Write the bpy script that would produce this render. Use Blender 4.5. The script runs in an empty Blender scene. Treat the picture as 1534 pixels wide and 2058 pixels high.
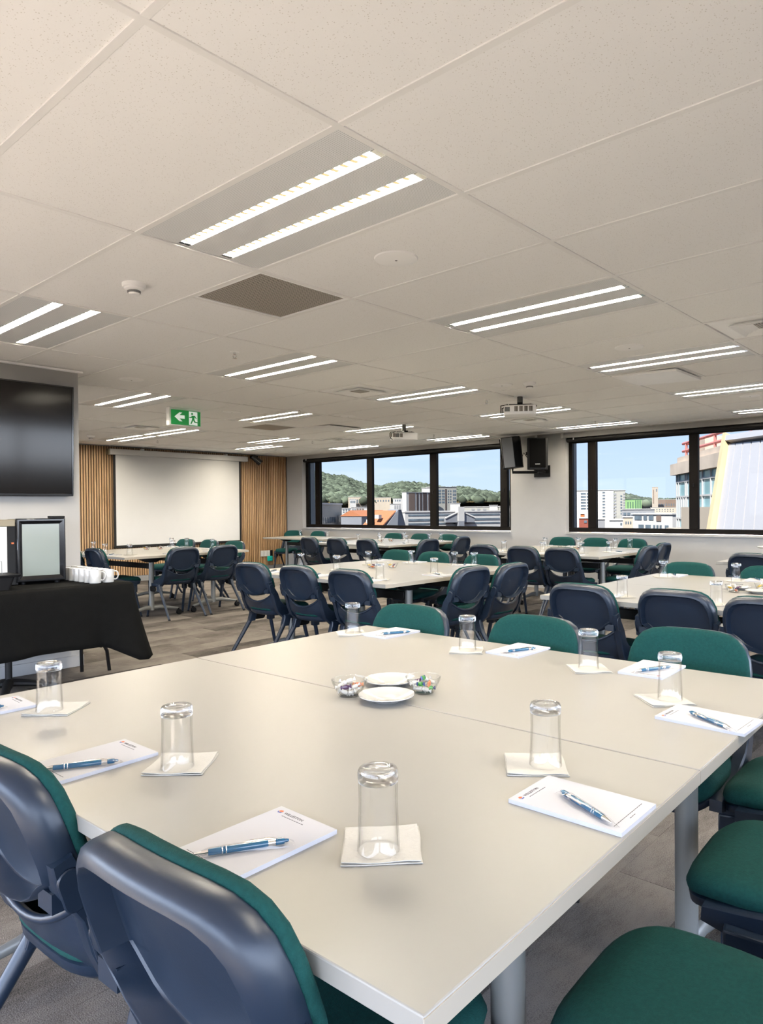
import bpy, bmesh, math, random
from mathutils import Vector, Matrix, Euler
random.seed(11)
sc = bpy.context.scene
COL = sc.collection
PI = math.pi
CAM_Z = 1.235

# ---------------------------------------------------------------- camera
cd = bpy.data.cameras.new('camera')
cam = bpy.data.objects.new('camera', cd); COL.objects.link(cam)
F_PX, IMG_W = 1416.04, 1534.0
cd.sensor_fit = 'HORIZONTAL'; cd.sensor_width = 36.0
cd.lens = F_PX / IMG_W * 36.0
cd.shift_x = -77.21 / IMG_W
cd.shift_y = 12.1 / IMG_W
cd.clip_start = 0.05; cd.clip_end = 4000
cam.matrix_world = (Matrix.Translation((0, 0, CAM_Z)) @ Matrix.Rotation(-0.8562, 4, 'Z')
                    @ Matrix.Rotation(PI / 2 - 0.0132, 4, 'X') @ Matrix.Rotation(-0.008, 4, 'Z'))
sc.camera = cam

# ---------------------------------------------------------------- world (sky with thin cloud), sun, exposure
wd = bpy.data.worlds.new('sky'); sc.world = wd; wd.use_nodes = True
nt = wd.node_tree; nt.nodes.clear()
def wn(t, **k):
    n = nt.nodes.new(t)
    for a, b in k.items(): setattr(n, a, b)
    return n
tc = wn('ShaderNodeTexCoord'); sep = wn('ShaderNodeSeparateXYZ')
nt.links.new(tc.outputs['Generated'], sep.inputs[0])
rp = wn('ShaderNodeValToRGB')
el = rp.color_ramp.elements
el[0].position = 0.0; el[0].color = (0.80, 0.87, 0.975, 1)
el[1].position = 1.0; el[1].color = (0.30, 0.44, 0.80, 1)
e = el.new(0.06); e.color = (0.72, 0.82, 0.98, 1)
e = el.new(0.16); e.color = (0.585, 0.715, 0.96, 1)
nt.links.new(sep.outputs['Z'], rp.inputs[0])
mp = wn('ShaderNodeMapping'); mp.inputs['Scale'].default_value = (3.2, 3.2, 22.0)
nt.links.new(tc.outputs['Generated'], mp.inputs[0])
nz = wn('ShaderNodeTexNoise'); nz.inputs['Scale'].default_value = 1.6; nz.inputs['Detail'].default_value = 6; nz.inputs['Roughness'].default_value = 0.55
nt.links.new(mp.outputs[0], nz.inputs['Vector'])
cr = wn('ShaderNodeValToRGB'); cr.color_ramp.elements[0].position = 0.50; cr.color_ramp.elements[1].position = 0.74
cr.color_ramp.elements[1].color = (0.75, 0.75, 0.75, 1)
nt.links.new(nz.outputs['Fac'], cr.inputs[0])
mx = wn('ShaderNodeMixRGB'); mx.inputs[2].default_value = (0.93, 0.94, 0.98, 1)
nt.links.new(cr.outputs[0], mx.inputs[0]); nt.links.new(rp.outputs[0], mx.inputs[1])
bg = wn('ShaderNodeBackground'); bg.inputs['Strength'].default_value = 4.7
nt.links.new(mx.outputs[0], bg.inputs[0])
wo = wn('ShaderNodeOutputWorld'); nt.links.new(bg.outputs[0], wo.inputs[0])

sl = bpy.data.lights.new('sun', 'SUN'); sl.energy = 58.0; sl.angle = math.radians(0.6); sl.color = (1.0, 0.93, 0.83)
sun = bpy.data.objects.new('sun', sl); COL.objects.link(sun)
sun.rotation_euler = Vector((0.68, 0.05, -0.73)).to_track_quat('-Z', 'Y').to_euler()
sun.location = (-20, -20, 40)

LAMP = 80.0            # emission of the ceiling tubes
PANE_T = 0.070          # pane transmission; dark tint added to dim the view outside

sc.view_settings.view_transform = 'Standard'; sc.view_settings.look = 'None'
sc.view_settings.exposure = 1.75; sc.view_settings.gamma = 1.0
sc.view_settings.use_curve_mapping = False
cy = sc.cycles
cy.use_denoising = True
cy.max_bounces = 14; cy.diffuse_bounces = 6; cy.glossy_bounces = 4; cy.transmission_bounces = 10; cy.transparent_max_bounces = 24
cy.caustics_reflective = False; cy.caustics_refractive = False
cy.sample_clamp_indirect = 6.0

# ---------------------------------------------------------------- materials
def nodes_of(m):
    m.use_nodes = True
    return m.node_tree, m.node_tree.nodes.get('Principled BSDF')
def M(name, col, rough=0.5, metal=0.0, spec=0.5, var=0.06, vscale=6.0, bump=0.0, bscale=80.0, sheen=0.0, coat=0.0, emit=None, estr=1.0, island=0.0):
    m = bpy.data.materials.new(name); t, b = nodes_of(m)
    L = t.links.new
    c = (col[0], col[1], col[2], 1)
    b.inputs['Roughness'].default_value = rough; b.inputs['Metallic'].default_value = metal
    b.inputs['Specular IOR Level'].default_value = spec
    b.inputs['Sheen Weight'].default_value = sheen
    b.inputs['Coat Weight'].default_value = coat
    co = t.nodes.new('ShaderNodeTexCoord')
    n = t.nodes.new('ShaderNodeTexNoise'); n.inputs['Scale'].default_value = vscale; n.inputs['Detail'].default_value = 3
    L(co.outputs['Object'], n.inputs['Vector'])
    r = t.nodes.new('ShaderNodeMapRange'); r.inputs['To Min'].default_value = 1 - var; r.inputs['To Max'].default_value = 1 + var
    r.inputs['From Min'].default_value = 0.25; r.inputs['From Max'].default_value = 0.75
    L(n.outputs['Fac'], r.inputs['Value'])
    mul = t.nodes.new('ShaderNodeVectorMath'); mul.operation = 'SCALE'; mul.inputs[0].default_value = col[:3]
    L(r.outputs[0], mul.inputs['Scale'])
    out = mul.outputs[0]
    if island:
        g = t.nodes.new('ShaderNodeNewGeometry'); oi = t.nodes.new('ShaderNodeObjectInfo')
        a = t.nodes.new('ShaderNodeMath'); a.operation = 'ADD'; L(g.outputs['Random Per Island'], a.inputs[0]); L(oi.outputs['Random'], a.inputs[1])
        f = t.nodes.new('ShaderNodeMath'); f.operation = 'FRACT'; L(a.outputs[0], f.inputs[0])
        r2 = t.nodes.new('ShaderNodeMapRange'); r2.inputs['To Min'].default_value = 1 - island; r2.inputs['To Max'].default_value = 1 + island
        L(f.outputs[0], r2.inputs['Value'])
        m2 = t.nodes.new('ShaderNodeVectorMath'); m2.operation = 'SCALE'; L(out, m2.inputs[0]); L(r2.outputs[0], m2.inputs['Scale'])
        out = m2.outputs[0]
    L(out, b.inputs['Base Color'])
    if bump:
        n2 = t.nodes.new('ShaderNodeTexNoise'); n2.inputs['Scale'].default_value = bscale; n2.inputs['Detail'].default_value = 2
        L(co.outputs['Object'], n2.inputs['Vector'])
        bp = t.nodes.new('ShaderNodeBump'); bp.inputs['Strength'].default_value = bump; bp.inputs['Distance'].default_value = 0.002
        L(n2.outputs['Fac'], bp.inputs['Height']); L(bp.outputs[0], b.inputs['Normal'])
    if emit:
        b.inputs['Emission Color'].default_value = (emit[0], emit[1], emit[2], 1); b.inputs['Emission Strength'].default_value = estr
    return m

def thin_glass(name, tint, refl=0.9, rough=0.0, edge=0.0, ior=1.45, top=0.85):
    """a thin clear sheet: straight-through transmission plus a fresnel mirror"""
    m = bpy.data.materials.new(name); m.use_nodes = True; t = m.node_tree; t.nodes.clear(); L = t.links.new
    tr = t.nodes.new('ShaderNodeBsdfTransparent'); tr.inputs[0].default_value = (*tint, 1)
    gl = t.nodes.new('ShaderNodeBsdfGlossy'); gl.inputs['Roughness'].default_value = rough
    gl.inputs[0].default_value = (refl, refl, refl, 1)
    fl_ = t.nodes.new('ShaderNodeLayerWeight'); fl_.inputs[0].default_value = 0.5      # facing term, the same from both sides of the sheet
    pw = t.nodes.new('ShaderNodeMath'); pw.operation = 'POWER'; pw.inputs[1].default_value = 4.5; L(fl_.outputs['Facing'], pw.inputs[0])
    f0 = ((ior - 1) / (ior + 1)) ** 2
    fr = t.nodes.new('ShaderNodeMath'); fr.operation = 'MULTIPLY_ADD'; fr.inputs[1].default_value = top - f0; fr.inputs[2].default_value = f0; L(pw.outputs[0], fr.inputs[0])
    mixs = t.nodes.new('ShaderNodeMixShader'); L(fr.outputs[0], mixs.inputs[0])
    o = t.nodes.new('ShaderNodeOutputMaterial')
    if edge:
        cr_ = t.nodes.new('ShaderNodeMixRGB'); cr_.inputs[1].default_value = (*tint, 1); k = 1 - edge
        cr_.inputs[2].default_value = (tint[0] * k, tint[1] * k, tint[2] * k, 1)
        L(pw.outputs[0], cr_.inputs[0]); L(cr_.outputs[0], tr.inputs[0])
    L(tr.outputs[0], mixs.inputs[1]); L(gl.outputs[0], mixs.inputs[2]); L(mixs.outputs[0], o.inputs[0])
    return m

def carpet_mat():
    m = bpy.data.materials.new('carpet'); t, b = nodes_of(m); L = t.links.new
    b.inputs['Roughness'].default_value = 0.95; b.inputs['Specular IOR Level'].default_value = 0.15
    co = t.nodes.new('ShaderNodeTexCoord')
    mp_ = t.nodes.new('ShaderNodeMapping'); mp_.inputs['Scale'].default_value = (5, 15, 5)
    L(co.outputs['Object'], mp_.inputs[0])
    n = t.nodes.new('ShaderNodeTexNoise'); n.inputs['Scale'].default_value = 2.2; n.inputs['Detail'].default_value = 8; n.inputs['Roughness'].default_value = 0.72
    L(mp_.outputs[0], n.inputs['Vector'])
    n2 = t.nodes.new('ShaderNodeTexNoise'); n2.inputs['Scale'].default_value = 260; n2.inputs['Detail'].default_value = 2
    L(co.outputs['Object'], n2.inputs['Vector'])
    n3 = t.nodes.new('ShaderNodeTexNoise'); n3.inputs['Scale'].default_value = 2.6; n3.inputs['Detail'].default_value = 2
    L(co.outputs['Object'], n3.inputs['Vector'])
    a = t.nodes.new('ShaderNodeMath'); a.operation = 'MULTIPLY_ADD'; a.inputs[1].default_value = 0.42; L(n.outputs['Fac'], a.inputs[0])
    h = t.nodes.new('ShaderNodeMath'); h.operation = 'MULTIPLY'; h.inputs[1].default_value = 0.55; L(n2.outputs['Fac'], h.inputs[0])
    L(h.outputs[0], a.inputs[2])
    a2 = t.nodes.new('ShaderNodeMath'); a2.operation = 'MULTIPLY_ADD'; a2.inputs[1].default_value = 0.52; L(n3.outputs['Fac'], a2.inputs[0]); L(a.outputs[0], a2.inputs[2])
    g = t.nodes.new('ShaderNodeNewGeometry'); oi = t.nodes.new('ShaderNodeObjectInfo')
    s = t.nodes.new('ShaderNodeMath'); s.operation = 'ADD'; L(g.outputs['Random Per Island'], s.inputs[0]); L(oi.outputs['Random'], s.inputs[1])
    f = t.nodes.new('ShaderNodeMath'); f.operation = 'FRACT'; L(s.outputs[0], f.inputs[0])
    a3 = t.nodes.new('ShaderNodeMath'); a3.operation = 'MULTIPLY_ADD'; a3.inputs[1].default_value = 0.24; L(f.outputs[0], a3.inputs[0]); L(a2.outputs[0], a3.inputs[2])
    r = t.nodes.new('ShaderNodeValToRGB'); e0, e1 = r.color_ramp.elements
    e0.position = 0.64; e0.color = (0.015, 0.0128, 0.0112, 1); e1.position = 1.12; e1.color = (0.152, 0.136, 0.123, 1)
    e1.position = 1.12
    L(a3.outputs[0], r.inputs[0]); L(r.outputs[0], b.inputs['Base Color'])
    bp = t.nodes.new('ShaderNodeBump'); bp.inputs['Strength'].default_value = 0.6; bp.inputs['Distance'].default_value = 0.004
    L(n2.outputs['Fac'], bp.inputs['Height']); L(bp.outputs[0], b.inputs['Normal'])
    return m

def tile_mat():
    m = bpy.data.materials.new('mineral_fibre_tile'); t, b = nodes_of(m); L = t.links.new
    b.inputs['Roughness'].default_value = 0.9; b.inputs['Specular IOR Level'].default_value = 0.15
    co = t.nodes.new('ShaderNodeTexCoord'); oi = t.nodes.new('ShaderNodeObjectInfo')
    ad = t.nodes.new('ShaderNodeVectorMath'); ad.operation = 'ADD'; L(co.outputs['Object'], ad.inputs[0])
    sc_ = t.nodes.new('ShaderNodeVectorMath'); sc_.operation = 'SCALE'; sc_.inputs[0].default_value = (7, 3, 1); L(oi.outputs['Random'], sc_.inputs['Scale']); L(sc_.outputs[0], ad.inputs[1])
    v = t.nodes.new('ShaderNodeTexVoronoi'); v.inputs['Scale'].default_value = 185; L(ad.outputs[0], v.inputs['Vector'])
    n = t.nodes.new('ShaderNodeTexNoise'); n.inputs['Scale'].default_value = 14; n.inputs['Detail'].default_value = 3; L(ad.outputs[0], n.inputs['Vector'])
    # pits: small where the noise is high
    sx_ = t.nodes.new('ShaderNodeSeparateColor'); L(v.outputs['Color'], sx_.inputs[0])
    thr = t.nodes.new('ShaderNodeMapRange'); thr.inputs['From Min'].default_value = 0.45; thr.inputs['From Max'].default_value = 1.0
    thr.inputs['To Min'].default_value = 0.0; thr.inputs['To Max'].default_value = 0.36; L(sx_.outputs[0], thr.inputs['Value'])
    lt = t.nodes.new('ShaderNodeMath'); lt.operation = 'LESS_THAN'; L(v.outputs['Distance'], lt.inputs[0]); L(thr.outputs[0], lt.inputs[1])
    mx_ = t.nodes.new('ShaderNodeMixRGB'); mx_.inputs[1].default_value = (0.915, 0.908, 0.893, 1); mx_.inputs[2].default_value = (0.72, 0.70, 0.66, 1)
    L(lt.outputs[0], mx_.inputs[0]); L(mx_.outputs[0], b.inputs['Base Color'])
    bp = t.nodes.new('ShaderNodeBump'); bp.invert = True; bp.inputs['Strength'].default_value = 0.3; bp.inputs['Distance'].default_value = 0.002
    L(lt.outputs[0], bp.inputs['Height']); L(bp.outputs[0], b.inputs['Normal'])
    return m

def perforated(name, base, dark, scale):
    m = bpy.data.materials.new(name); t, b = nodes_of(m); L = t.links.new
    b.inputs['Roughness'].default_value = 0.45
    co = t.nodes.new('ShaderNodeTexCoord')
    v = t.nodes.new('ShaderNodeTexVoronoi'); v.inputs['Scale'].default_value = scale; v.inputs['Randomness'].default_value = 0.0; v.voronoi_dimensions = '2D'
    L(co.outputs['Object'], v.inputs['Vector'])
    lt = t.nodes.new('ShaderNodeMath'); lt.operation = 'LESS_THAN'; lt.inputs[1].default_value = 0.33; L(v.outputs['Distance'], lt.inputs[0])
    x = t.nodes.new('ShaderNodeMixRGB'); x.inputs[1].default_value = (*base, 1); x.inputs[2].default_value = (*dark, 1)
    L(lt.outputs[0], x.inputs[0]); L(x.outputs[0], b.inputs['Base Color'])
    return m

def wood_mat():
    m = bpy.data.materials.new('oak_slat'); t, b = nodes_of(m); L = t.links.new
    b.inputs['Roughness'].default_value = 0.45
    co = t.nodes.new('ShaderNodeTexCoord'); oi = t.nodes.new('ShaderNodeObjectInfo')
    mp_ = t.nodes.new('ShaderNodeMapping'); mp_.inputs['Scale'].default_value = (30, 30, 1.6); L(co.outputs['Object'], mp_.inputs[0])
    cb = t.nodes.new('ShaderNodeCombineXYZ'); k = t.nodes.new('ShaderNodeMath'); k.operation = 'MULTIPLY'; k.inputs[1].default_value = 50
    L(oi.outputs['Random'], k.inputs[0]); L(k.outputs[0], cb.inputs[2]); L(cb.outputs[0], mp_.inputs['Location'])
    n = t.nodes.new('ShaderNodeTexNoise'); n.inputs['Scale'].default_value = 1.4; n.inputs['Detail'].default_value = 5; L(mp_.outputs[0], n.inputs['Vector'])
    r = t.nodes.new('ShaderNodeValToRGB'); e0, e1 = r.color_ramp.elements
    e0.position = 0.3; e0.color = (0.26, 0.145, 0.062, 1); e1.position = 0.72; e1.color = (0.44, 0.285, 0.155, 1)
    L(n.outputs['Fac'], r.inputs[0])
    rr = t.nodes.new('ShaderNodeMapRange'); rr.inputs['To Min'].default_value = 0.82; rr.inputs['To Max'].default_value = 1.15; L(oi.outputs['Random'], rr.inputs['Value'])
    s = t.nodes.new('ShaderNodeVectorMath'); s.operation = 'SCALE'; L(r.outputs[0], s.inputs[0]); L(rr.outputs[0], s.inputs['Scale'])
    L(s.outputs[0], b.inputs['Base Color'])
    return m

m_tile = tile_mat(); m_carpet = carpet_mat(); m_oak = wood_mat()
m_wall = M('wall_paint', (0.335, 0.329, 0.320), 0.7, var=0.02, bump=0.05, bscale=200)
m_white = M('white_metal', (0.95, 0.945, 0.935), 0.4, var=0.02)
m_off = M('off_white_paint', (0.50, 0.495, 0.48), 0.4, var=0.02)
m_tbar = M('grid_bar_paint', (0.86, 0.85, 0.83), 0.45, var=0.02)
m_felt = M('black_felt', (0.02, 0.018, 0.016), 0.9, var=0.2)
m_lam = M('cream_laminate', (0.232, 0.224, 0.206), 0.34, spec=0.4, var=0.015, vscale=3)
m_edge = M('cream_edge_band', (0.28, 0.254, 0.212), 0.35, var=0.02)
m_blue = M('slate_blue_polypropylene', (0.0080, 0.0150, 0.0285), 0.36, spec=0.40, var=0.08, vscale=9, bump=0.04, bscale=300)
m_green = M('teal_green_wool', (0.0050, 0.0395, 0.0365), 0.92, spec=0.15, var=0.16, vscale=120, bump=0.5, bscale=420, sheen=0.0)
m_bpl = M('black_plastic', (0.0034, 0.0034, 0.0038), 0.5, spec=0.2, var=0.1)
m_bgl = M('black_gloss', (0.008, 0.008, 0.009), 0.12, var=0.05)
m_bmat = M('black_powder_coat', (0.006, 0.0055, 0.0055), 0.55, spec=0.3, var=0.1)
m_frame = M('bronze_aluminium', (0.0040, 0.0027, 0.0018), 0.55, spec=0.12, var=0.15)
m_silver = M('silver_paint', (0.165, 0.168, 0.162), 0.4, metal=0.35, var=0.03)
m_chrome = M('chrome', (0.80, 0.80, 0.80), 0.12, metal=1.0, var=0.02)
m_paper = M('white_paper', (0.40, 0.403, 0.43), 0.8, spec=0.2, var=0.01)
m_nap = M('napkin_tissue', (0.43, 0.418, 0.385), 0.95, spec=0.1, var=0.03, vscale=40, bump=0.5, bscale=160)
m_pen = M('blue_pen_barrel', (0.003, 0.075, 0.155), 0.22, var=0.03, coat=0.4)
m_ceram = M('white_china', (0.40, 0.395, 0.38), 0.12, var=0.01, coat=0.3)
m_cloth = M('black_tablecloth', (0.0028, 0.0028, 0.0026), 0.9, spec=0.1, var=0.25, vscale=18, bump=0.5, bscale=300)
m_screen = M('projection_fabric', (0.50, 0.498, 0.49), 0.75, var=0.01)
m_green_sign = M('exit_green', (0.01, 0.22, 0.05), 0.4, var=0.02, emit=(0.012, 0.30, 0.055), estr=0.10)
m_white_sign = M('exit_white', (0.8, 0.82, 0.8), 0.4, var=0.01, emit=(0.9, 1.0, 0.92), estr=0.12)
m_tube = bpy.data.materials.new('lit_tube'); m_tube.use_nodes = True; _t = m_tube.node_tree; _t.nodes.clear()
_c = _t.nodes.new('ShaderNodeTexCoord'); _w = _t.nodes.new('ShaderNodeTexWave'); _w.bands_direction = 'Y'; _w.inputs['Scale'].default_value = 6.9; _w.inputs['Distortion'].default_value = 0.0
_p = _t.nodes.new('ShaderNodeMapping'); _p.inputs['Rotation'].default_value = (0, 0, 0.22); _t.links.new(_c.outputs['Object'], _p.inputs[0]); _t.links.new(_p.outputs[0], _w.inputs['Vector'])
_r = _t.nodes.new('ShaderNodeValToRGB'); _r.color_ramp.elements[0].position = 0.30; _r.color_ramp.elements[1].position = 0.48
_r.color_ramp.elements[0].color = (0.0040, 0.0030, 0.0015, 1); _r.color_ramp.elements[1].color = (1.0, 0.89, 0.71, 1)
_t.links.new(_w.outputs['Fac'], _r.inputs[0])
_e = _t.nodes.new('ShaderNodeEmission'); _e.inputs[1].default_value = LAMP; _o = _t.nodes.new('ShaderNodeOutputMaterial')
_t.links.new(_r.outputs[0], _e.inputs[0]); _t.links.new(_e.outputs[0], _o.inputs[0]); m_tube.cycles.emission_sampling = 'FRONT'
m_perf = perforated('perforated_panel', (0.80, 0.81, 0.81), (0.56, 0.57, 0.57), 130)
m_grille = perforated('grille_panel', (0.42, 0.38, 0.33), (0.10, 0.09, 0.075), 62)
m_baffle = bpy.data.materials.new('warm_diffuser'); m_baffle.use_nodes = True
_t = m_baffle.node_tree; _t.nodes.clear(); _a = _t.nodes.new('ShaderNodeBsdfTranslucent'); _a.inputs[0].default_value = (0.032, 0.0235, 0.012, 1)
_d = _t.nodes.new('ShaderNodeBsdfDiffuse'); _d.inputs[0].default_value = (0.45, 0.36, 0.22, 1); _x = _t.nodes.new('ShaderNodeAddShader'); _o = _t.nodes.new('ShaderNodeOutputMaterial')
_t.links.new(_a.outputs[0], _x.inputs[0]); _t.links.new(_d.outputs[0], _x.inputs[1]); _t.links.new(_x.outputs[0], _o.inputs[0])
m_pane = thin_glass('dimming_pane', (PANE_T * 0.80, PANE_T * 0.92, PANE_T * 1.02), ior=1.12, top=0.25)
m_clear = thin_glass('clear_sheet', (0.97, 0.98, 0.98))
m_tumbler = thin_glass('tumbler_wall', (0.998, 0.999, 0.998), edge=0.45, ior=1.42, top=0.5)
m_bowl = thin_glass('bowl_glass', (0.97, 0.975, 0.975), edge=0.35, ior=1.4, top=0.7)
m_sleeve = thin_glass('pen_sleeve', (0.985, 0.985, 0.985), rough=0.08)
mg = bpy.data.materials.new('solid_glass'); t_, b_ = nodes_of(mg)
b_.inputs['Transmission Weight'].default_value = 1.0; b_.inputs['Roughness'].default_value = 0.01; b_.inputs['IOR'].default_value = 1.48
m_glass = mg
_t = mg.node_tree; _m = _t.nodes.new('ShaderNodeMixShader'); _m.inputs[0].default_value = 0.82; _tr = _t.nodes.new('ShaderNodeBsdfTransparent'); _tr.inputs[0].default_value = (.98, .98, .98, 1)
_o = [n for n in _t.nodes if n.type == 'OUTPUT_MATERIAL'][0]; _t.links.new(_tr.outputs[0], _m.inputs[1]); _t.links.new(b_.outputs[0], _m.inputs[2]); _t.links.new(_m.outputs[0], _o.inputs[0])
m_teal = M('teal_plastic', (0.0, 0.42, 0.36), 0.4)
m_fridge = M('fridge_glass', (0.19, 0.215, 0.20), 0.10, spec=0.6, var=0.04, vscale=3)
m_olive = M('olive_bronze', (0.16, 0.135, 0.085), 0.35)
m_tv = M('tv_screen', (0.006, 0.005, 0.0045), 0.10, spec=0.22, var=0.2, vscale=2)
m_grey = M('dark_grey_trim', (0.19, 0.19, 0.19), 0.6)
m_mesh = M('speaker_mesh', (0.0022, 0.0022, 0.0022), 0.85, spec=0.06, var=0.4, vscale=200)
m_spkgrey = M('speaker_grey', (0.14, 0.145, 0.15), 0.4)
m_print = M('grey_print', (0.06, 0.058, 0.058), 0.8)
m_red = M('logo_orange', (0.42, 0.10, 0.03), 0.7); m_lblue = M('logo_blue', (0.06, 0.08, 0.26), 0.7)

# ---------------------------------------------------------------- mesh helpers
class MB:
    def __init__(s): s.v = []; s.f = []; s.m = []
    def add(s, vs, fs, mi=0):
        o = len(s.v); s.v += [tuple(p) for p in vs]; s.f += [tuple(i + o for i in f) for f in fs]; s.m += [mi] * len(fs); return s
    def box(s, c, d, rot=None, mi=0):
        x, y, z = d[0] / 2, d[1] / 2, d[2] / 2
        vs = [Vector(p) for p in ((-x, -y, -z), (x, -y, -z), (x, y, -z), (-x, y, -z), (-x, -y, z), (x, -y, z), (x, y, z), (-x, y, z))]
        if rot: R = Euler(rot).to_matrix(); vs = [R @ p for p in vs]
        c = Vector(c)
        return s.add([p + c for p in vs], [(0, 3, 2, 1), (4, 5, 6, 7), (0, 1, 5, 4), (1, 2, 6, 5), (2, 3, 7, 6), (3, 0, 4, 7)], mi)
    def span(s, a, b, mi=0):
        return s.box([(a[i] + b[i]) / 2 for i in range(3)], [abs(b[i] - a[i]) for i in range(3)], None, mi)
    def rings(s, R, cap0=True, cap1=True, mi=0, closed=True):
        n = len(R[0]); vs = [p for r in R for p in r]; fs = []
        for k in range(len(R) - 1):
            for i in range(n if closed else n - 1):
                j = (i + 1) % n; fs.append((k * n + i, k * n + j, (k + 1) * n + j, (k + 1) * n + i))
        if cap0: fs.append(tuple(reversed(range(n))))
        if cap1: fs.append(tuple((len(R) - 1) * n + i for i in range(n)))
        return s.add(vs, fs, mi)
    def tube(s, pts, r, n=10, caps=True, mi=0, flat=1.0, up=(0, 0, 1)):
        pts = [Vector(p) for p in pts]; k = len(pts); rs = r if isinstance(r, (list, tuple)) else [r] * k
        T = []
        for i in range(k):
            a = pts[max(i - 1, 0)]; b = pts[min(i + 1, k - 1)]; T.append((b - a).normalized())
        u = Vector(up)
        if abs(u.dot(T[0])) > 0.95: u = Vector((1, 0, 0))
        u = (u - T[0] * u.dot(T[0])).normalized(); R = []
        for i in range(k):
            u = (u - T[i] * u.dot(T[i])).normalized(); w = T[i].cross(u)
            R.append([pts[i] + u * (rs[i] * math.cos(2 * PI * q / n)) + w * (rs[i] * flat * math.sin(2 * PI * q / n)) for q in range(n)])
        return s.rings(R, caps, caps, mi)
    def cyl(s, a, b, r0, r1=None, n=16, mi=0): return s.tube([a, b], [r0, r0 if r1 is None else r1], n, True, mi)
    def lathe(s, prof, n=24, c=(0, 0, 0), mi=0, closed=False):
        R = [[(c[0] + r * math.cos(2 * PI * q / n), c[1] + r * math.sin(2 * PI * q / n), c[2] + z) for q in range(n)] for r, z in prof]
        if closed: R = R + [R[0]]
        return s.rings(R, not closed and prof[0][0] > 1e-5, not closed and prof[-1][0] > 1e-5, mi)
    def prism(s, poly, z0, z1, mi=0):
        return s.rings([[(x, y, z0) for x, y in poly], [(x, y, z1) for x, y in poly]], True, True, mi)
    def xform(s, mat):
        s.v = [tuple(mat @ Vector(p)) for p in s.v]; return s
    def mesh(s, name, mats, bevel=0.0, smooth=True, angle=38, segs=2):
        me = bpy.data.meshes.new(name); me.from_pydata(s.v, [], s.f)
        for m in (mats if isinstance(mats, (list, tuple)) else [mats]): me.materials.append(m)
        me.polygons.foreach_set('material_index', s.m)
        bm = bmesh.new(); bm.from_mesh(me)
        bmesh.ops.remove_doubles(bm, verts=bm.verts, dist=1e-6)
        bmesh.ops.recalc_face_normals(bm, faces=bm.faces)
        if bevel:
            es = [e for e in bm.edges if len(e.link_faces) == 2 and e.calc_face_angle(0) > math.radians(40)]
            nb = bmesh.ops.bevel(bm, geom=es, offset=bevel, segments=segs, profile=0.5, affect='EDGES', clamp_overlap=True)['faces']
            flat_ = [f for f in bm.faces if f.calc_area() / max(e.calc_length() for e in f.edges) > 3 * bevel]
            for f in bm.faces: f.smooth = True
            if len(flat_) < 40:
                for f in flat_: f.smooth = False
        bm.to_mesh(me); bm.free()
        if smooth:
            fl_ = [p.use_smooth for p in me.polygons] if bevel else [True] * len(me.polygons)
            me.set_sharp_from_angle(angle=math.radians(angle)); me.polygons.foreach_set('use_smooth', fl_)
        me.update(); return me
    def build(s, name, mats, parent=None, bevel=0.0, smooth=True, angle=38, segs=2, loc=None, rot=None, flip=0, **tg):
        me = s.mesh(name, mats, bevel, smooth, angle, segs)
        if flip and me.polygons[0].normal.z * flip < 0: me.flip_normals()
        o = bpy.data.objects.new(name, me); COL.objects.link(o)
        if parent is not None: o.parent = parent
        if loc is not None: o.location = loc
        if rot is not None: o.rotation_euler = rot
        return tag(o, **tg)
def tag(o, label=None, cat=None, group=None, kind=None):
    if label: o['label'] = label
    if cat: o['category'] = cat
    if group: o['group'] = group
    if kind: o['kind'] = kind
    return o
def thing(name, label, cat, loc=(0, 0, 0), rz=0.0, group=None, rot=None):
    o = bpy.data.objects.new(name, None); COL.objects.link(o); o.empty_display_size = 0.1
    o.location = loc; o.rotation_euler = rot if rot else (0, 0, rz)
    return tag(o, label, cat, group)
def inst(me, name, parent=None, loc=(0, 0, 0), rot=(0, 0, 0), **tg):
    o = bpy.data.objects.new(name, me); COL.objects.link(o)
    if parent is not None: o.parent = parent
    o.location = loc; o.rotation_euler = rot
    return tag(o, **tg)
KIDS = {}
def kids(o):
    if o.name not in KIDS: KIDS[o.name] = list(o.children)
    return KIDS[o.name]
def dup(o, parent=None, loc=None, rz=None, label=None, group=None):
    c = o.copy(); COL.objects.link(c)
    if parent is not None: c.parent = parent
    if loc is not None: c.location = loc
    if rz is not None: c.rotation_euler = (0, 0, rz)
    if label: c['label'] = label
    if group: c['group'] = group
    for ch in kids(o): dup(ch, c)
    return c
def rrect(w, d, r, n=5, cx=0.0, cy=0.0):
    P = []
    for sx, sy, a0 in ((1, 1, 0), (-1, 1, PI / 2), (-1, -1, PI), (1, -1, 1.5 * PI)):
        for k in range(n + 1):
            a = a0 + PI / 2 * k / n
            P.append((cx + sx * (w / 2 - r) + r * math.cos(a), cy + sy * (d / 2 - r) + r * math.sin(a)))
    return P
def text_mesh(body, size, mat, name):
    cu = bpy.data.curves.new(name, 'FONT'); cu.body = body; cu.size = size; cu.extrude = 0.0001; cu.resolution_u = 2
    cu.align_x = 'LEFT'
    ob = bpy.data.objects.new(name + '_src', cu); COL.objects.link(ob)
    dg = bpy.context.evaluated_depsgraph_get()
    me = bpy.data.meshes.new_from_object(ob.evaluated_get(dg)); bpy.data.objects.remove(ob); bpy.data.curves.remove(cu)
    me.materials.clear(); me.materials.append(mat); return me
# ================================================================= SETTING
CEIL = 2.358
X0, X1, Y0, Y1 = -2.6, 9.40, -3.2, 11.90
CX, CY = 2.475, 5.75                     # corner of the core wall with the television
GA, GB = 1.5305, 0.8132                  # ceiling grid origin (y, x); cells 1.2 m along y, 0.6 m along x

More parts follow.
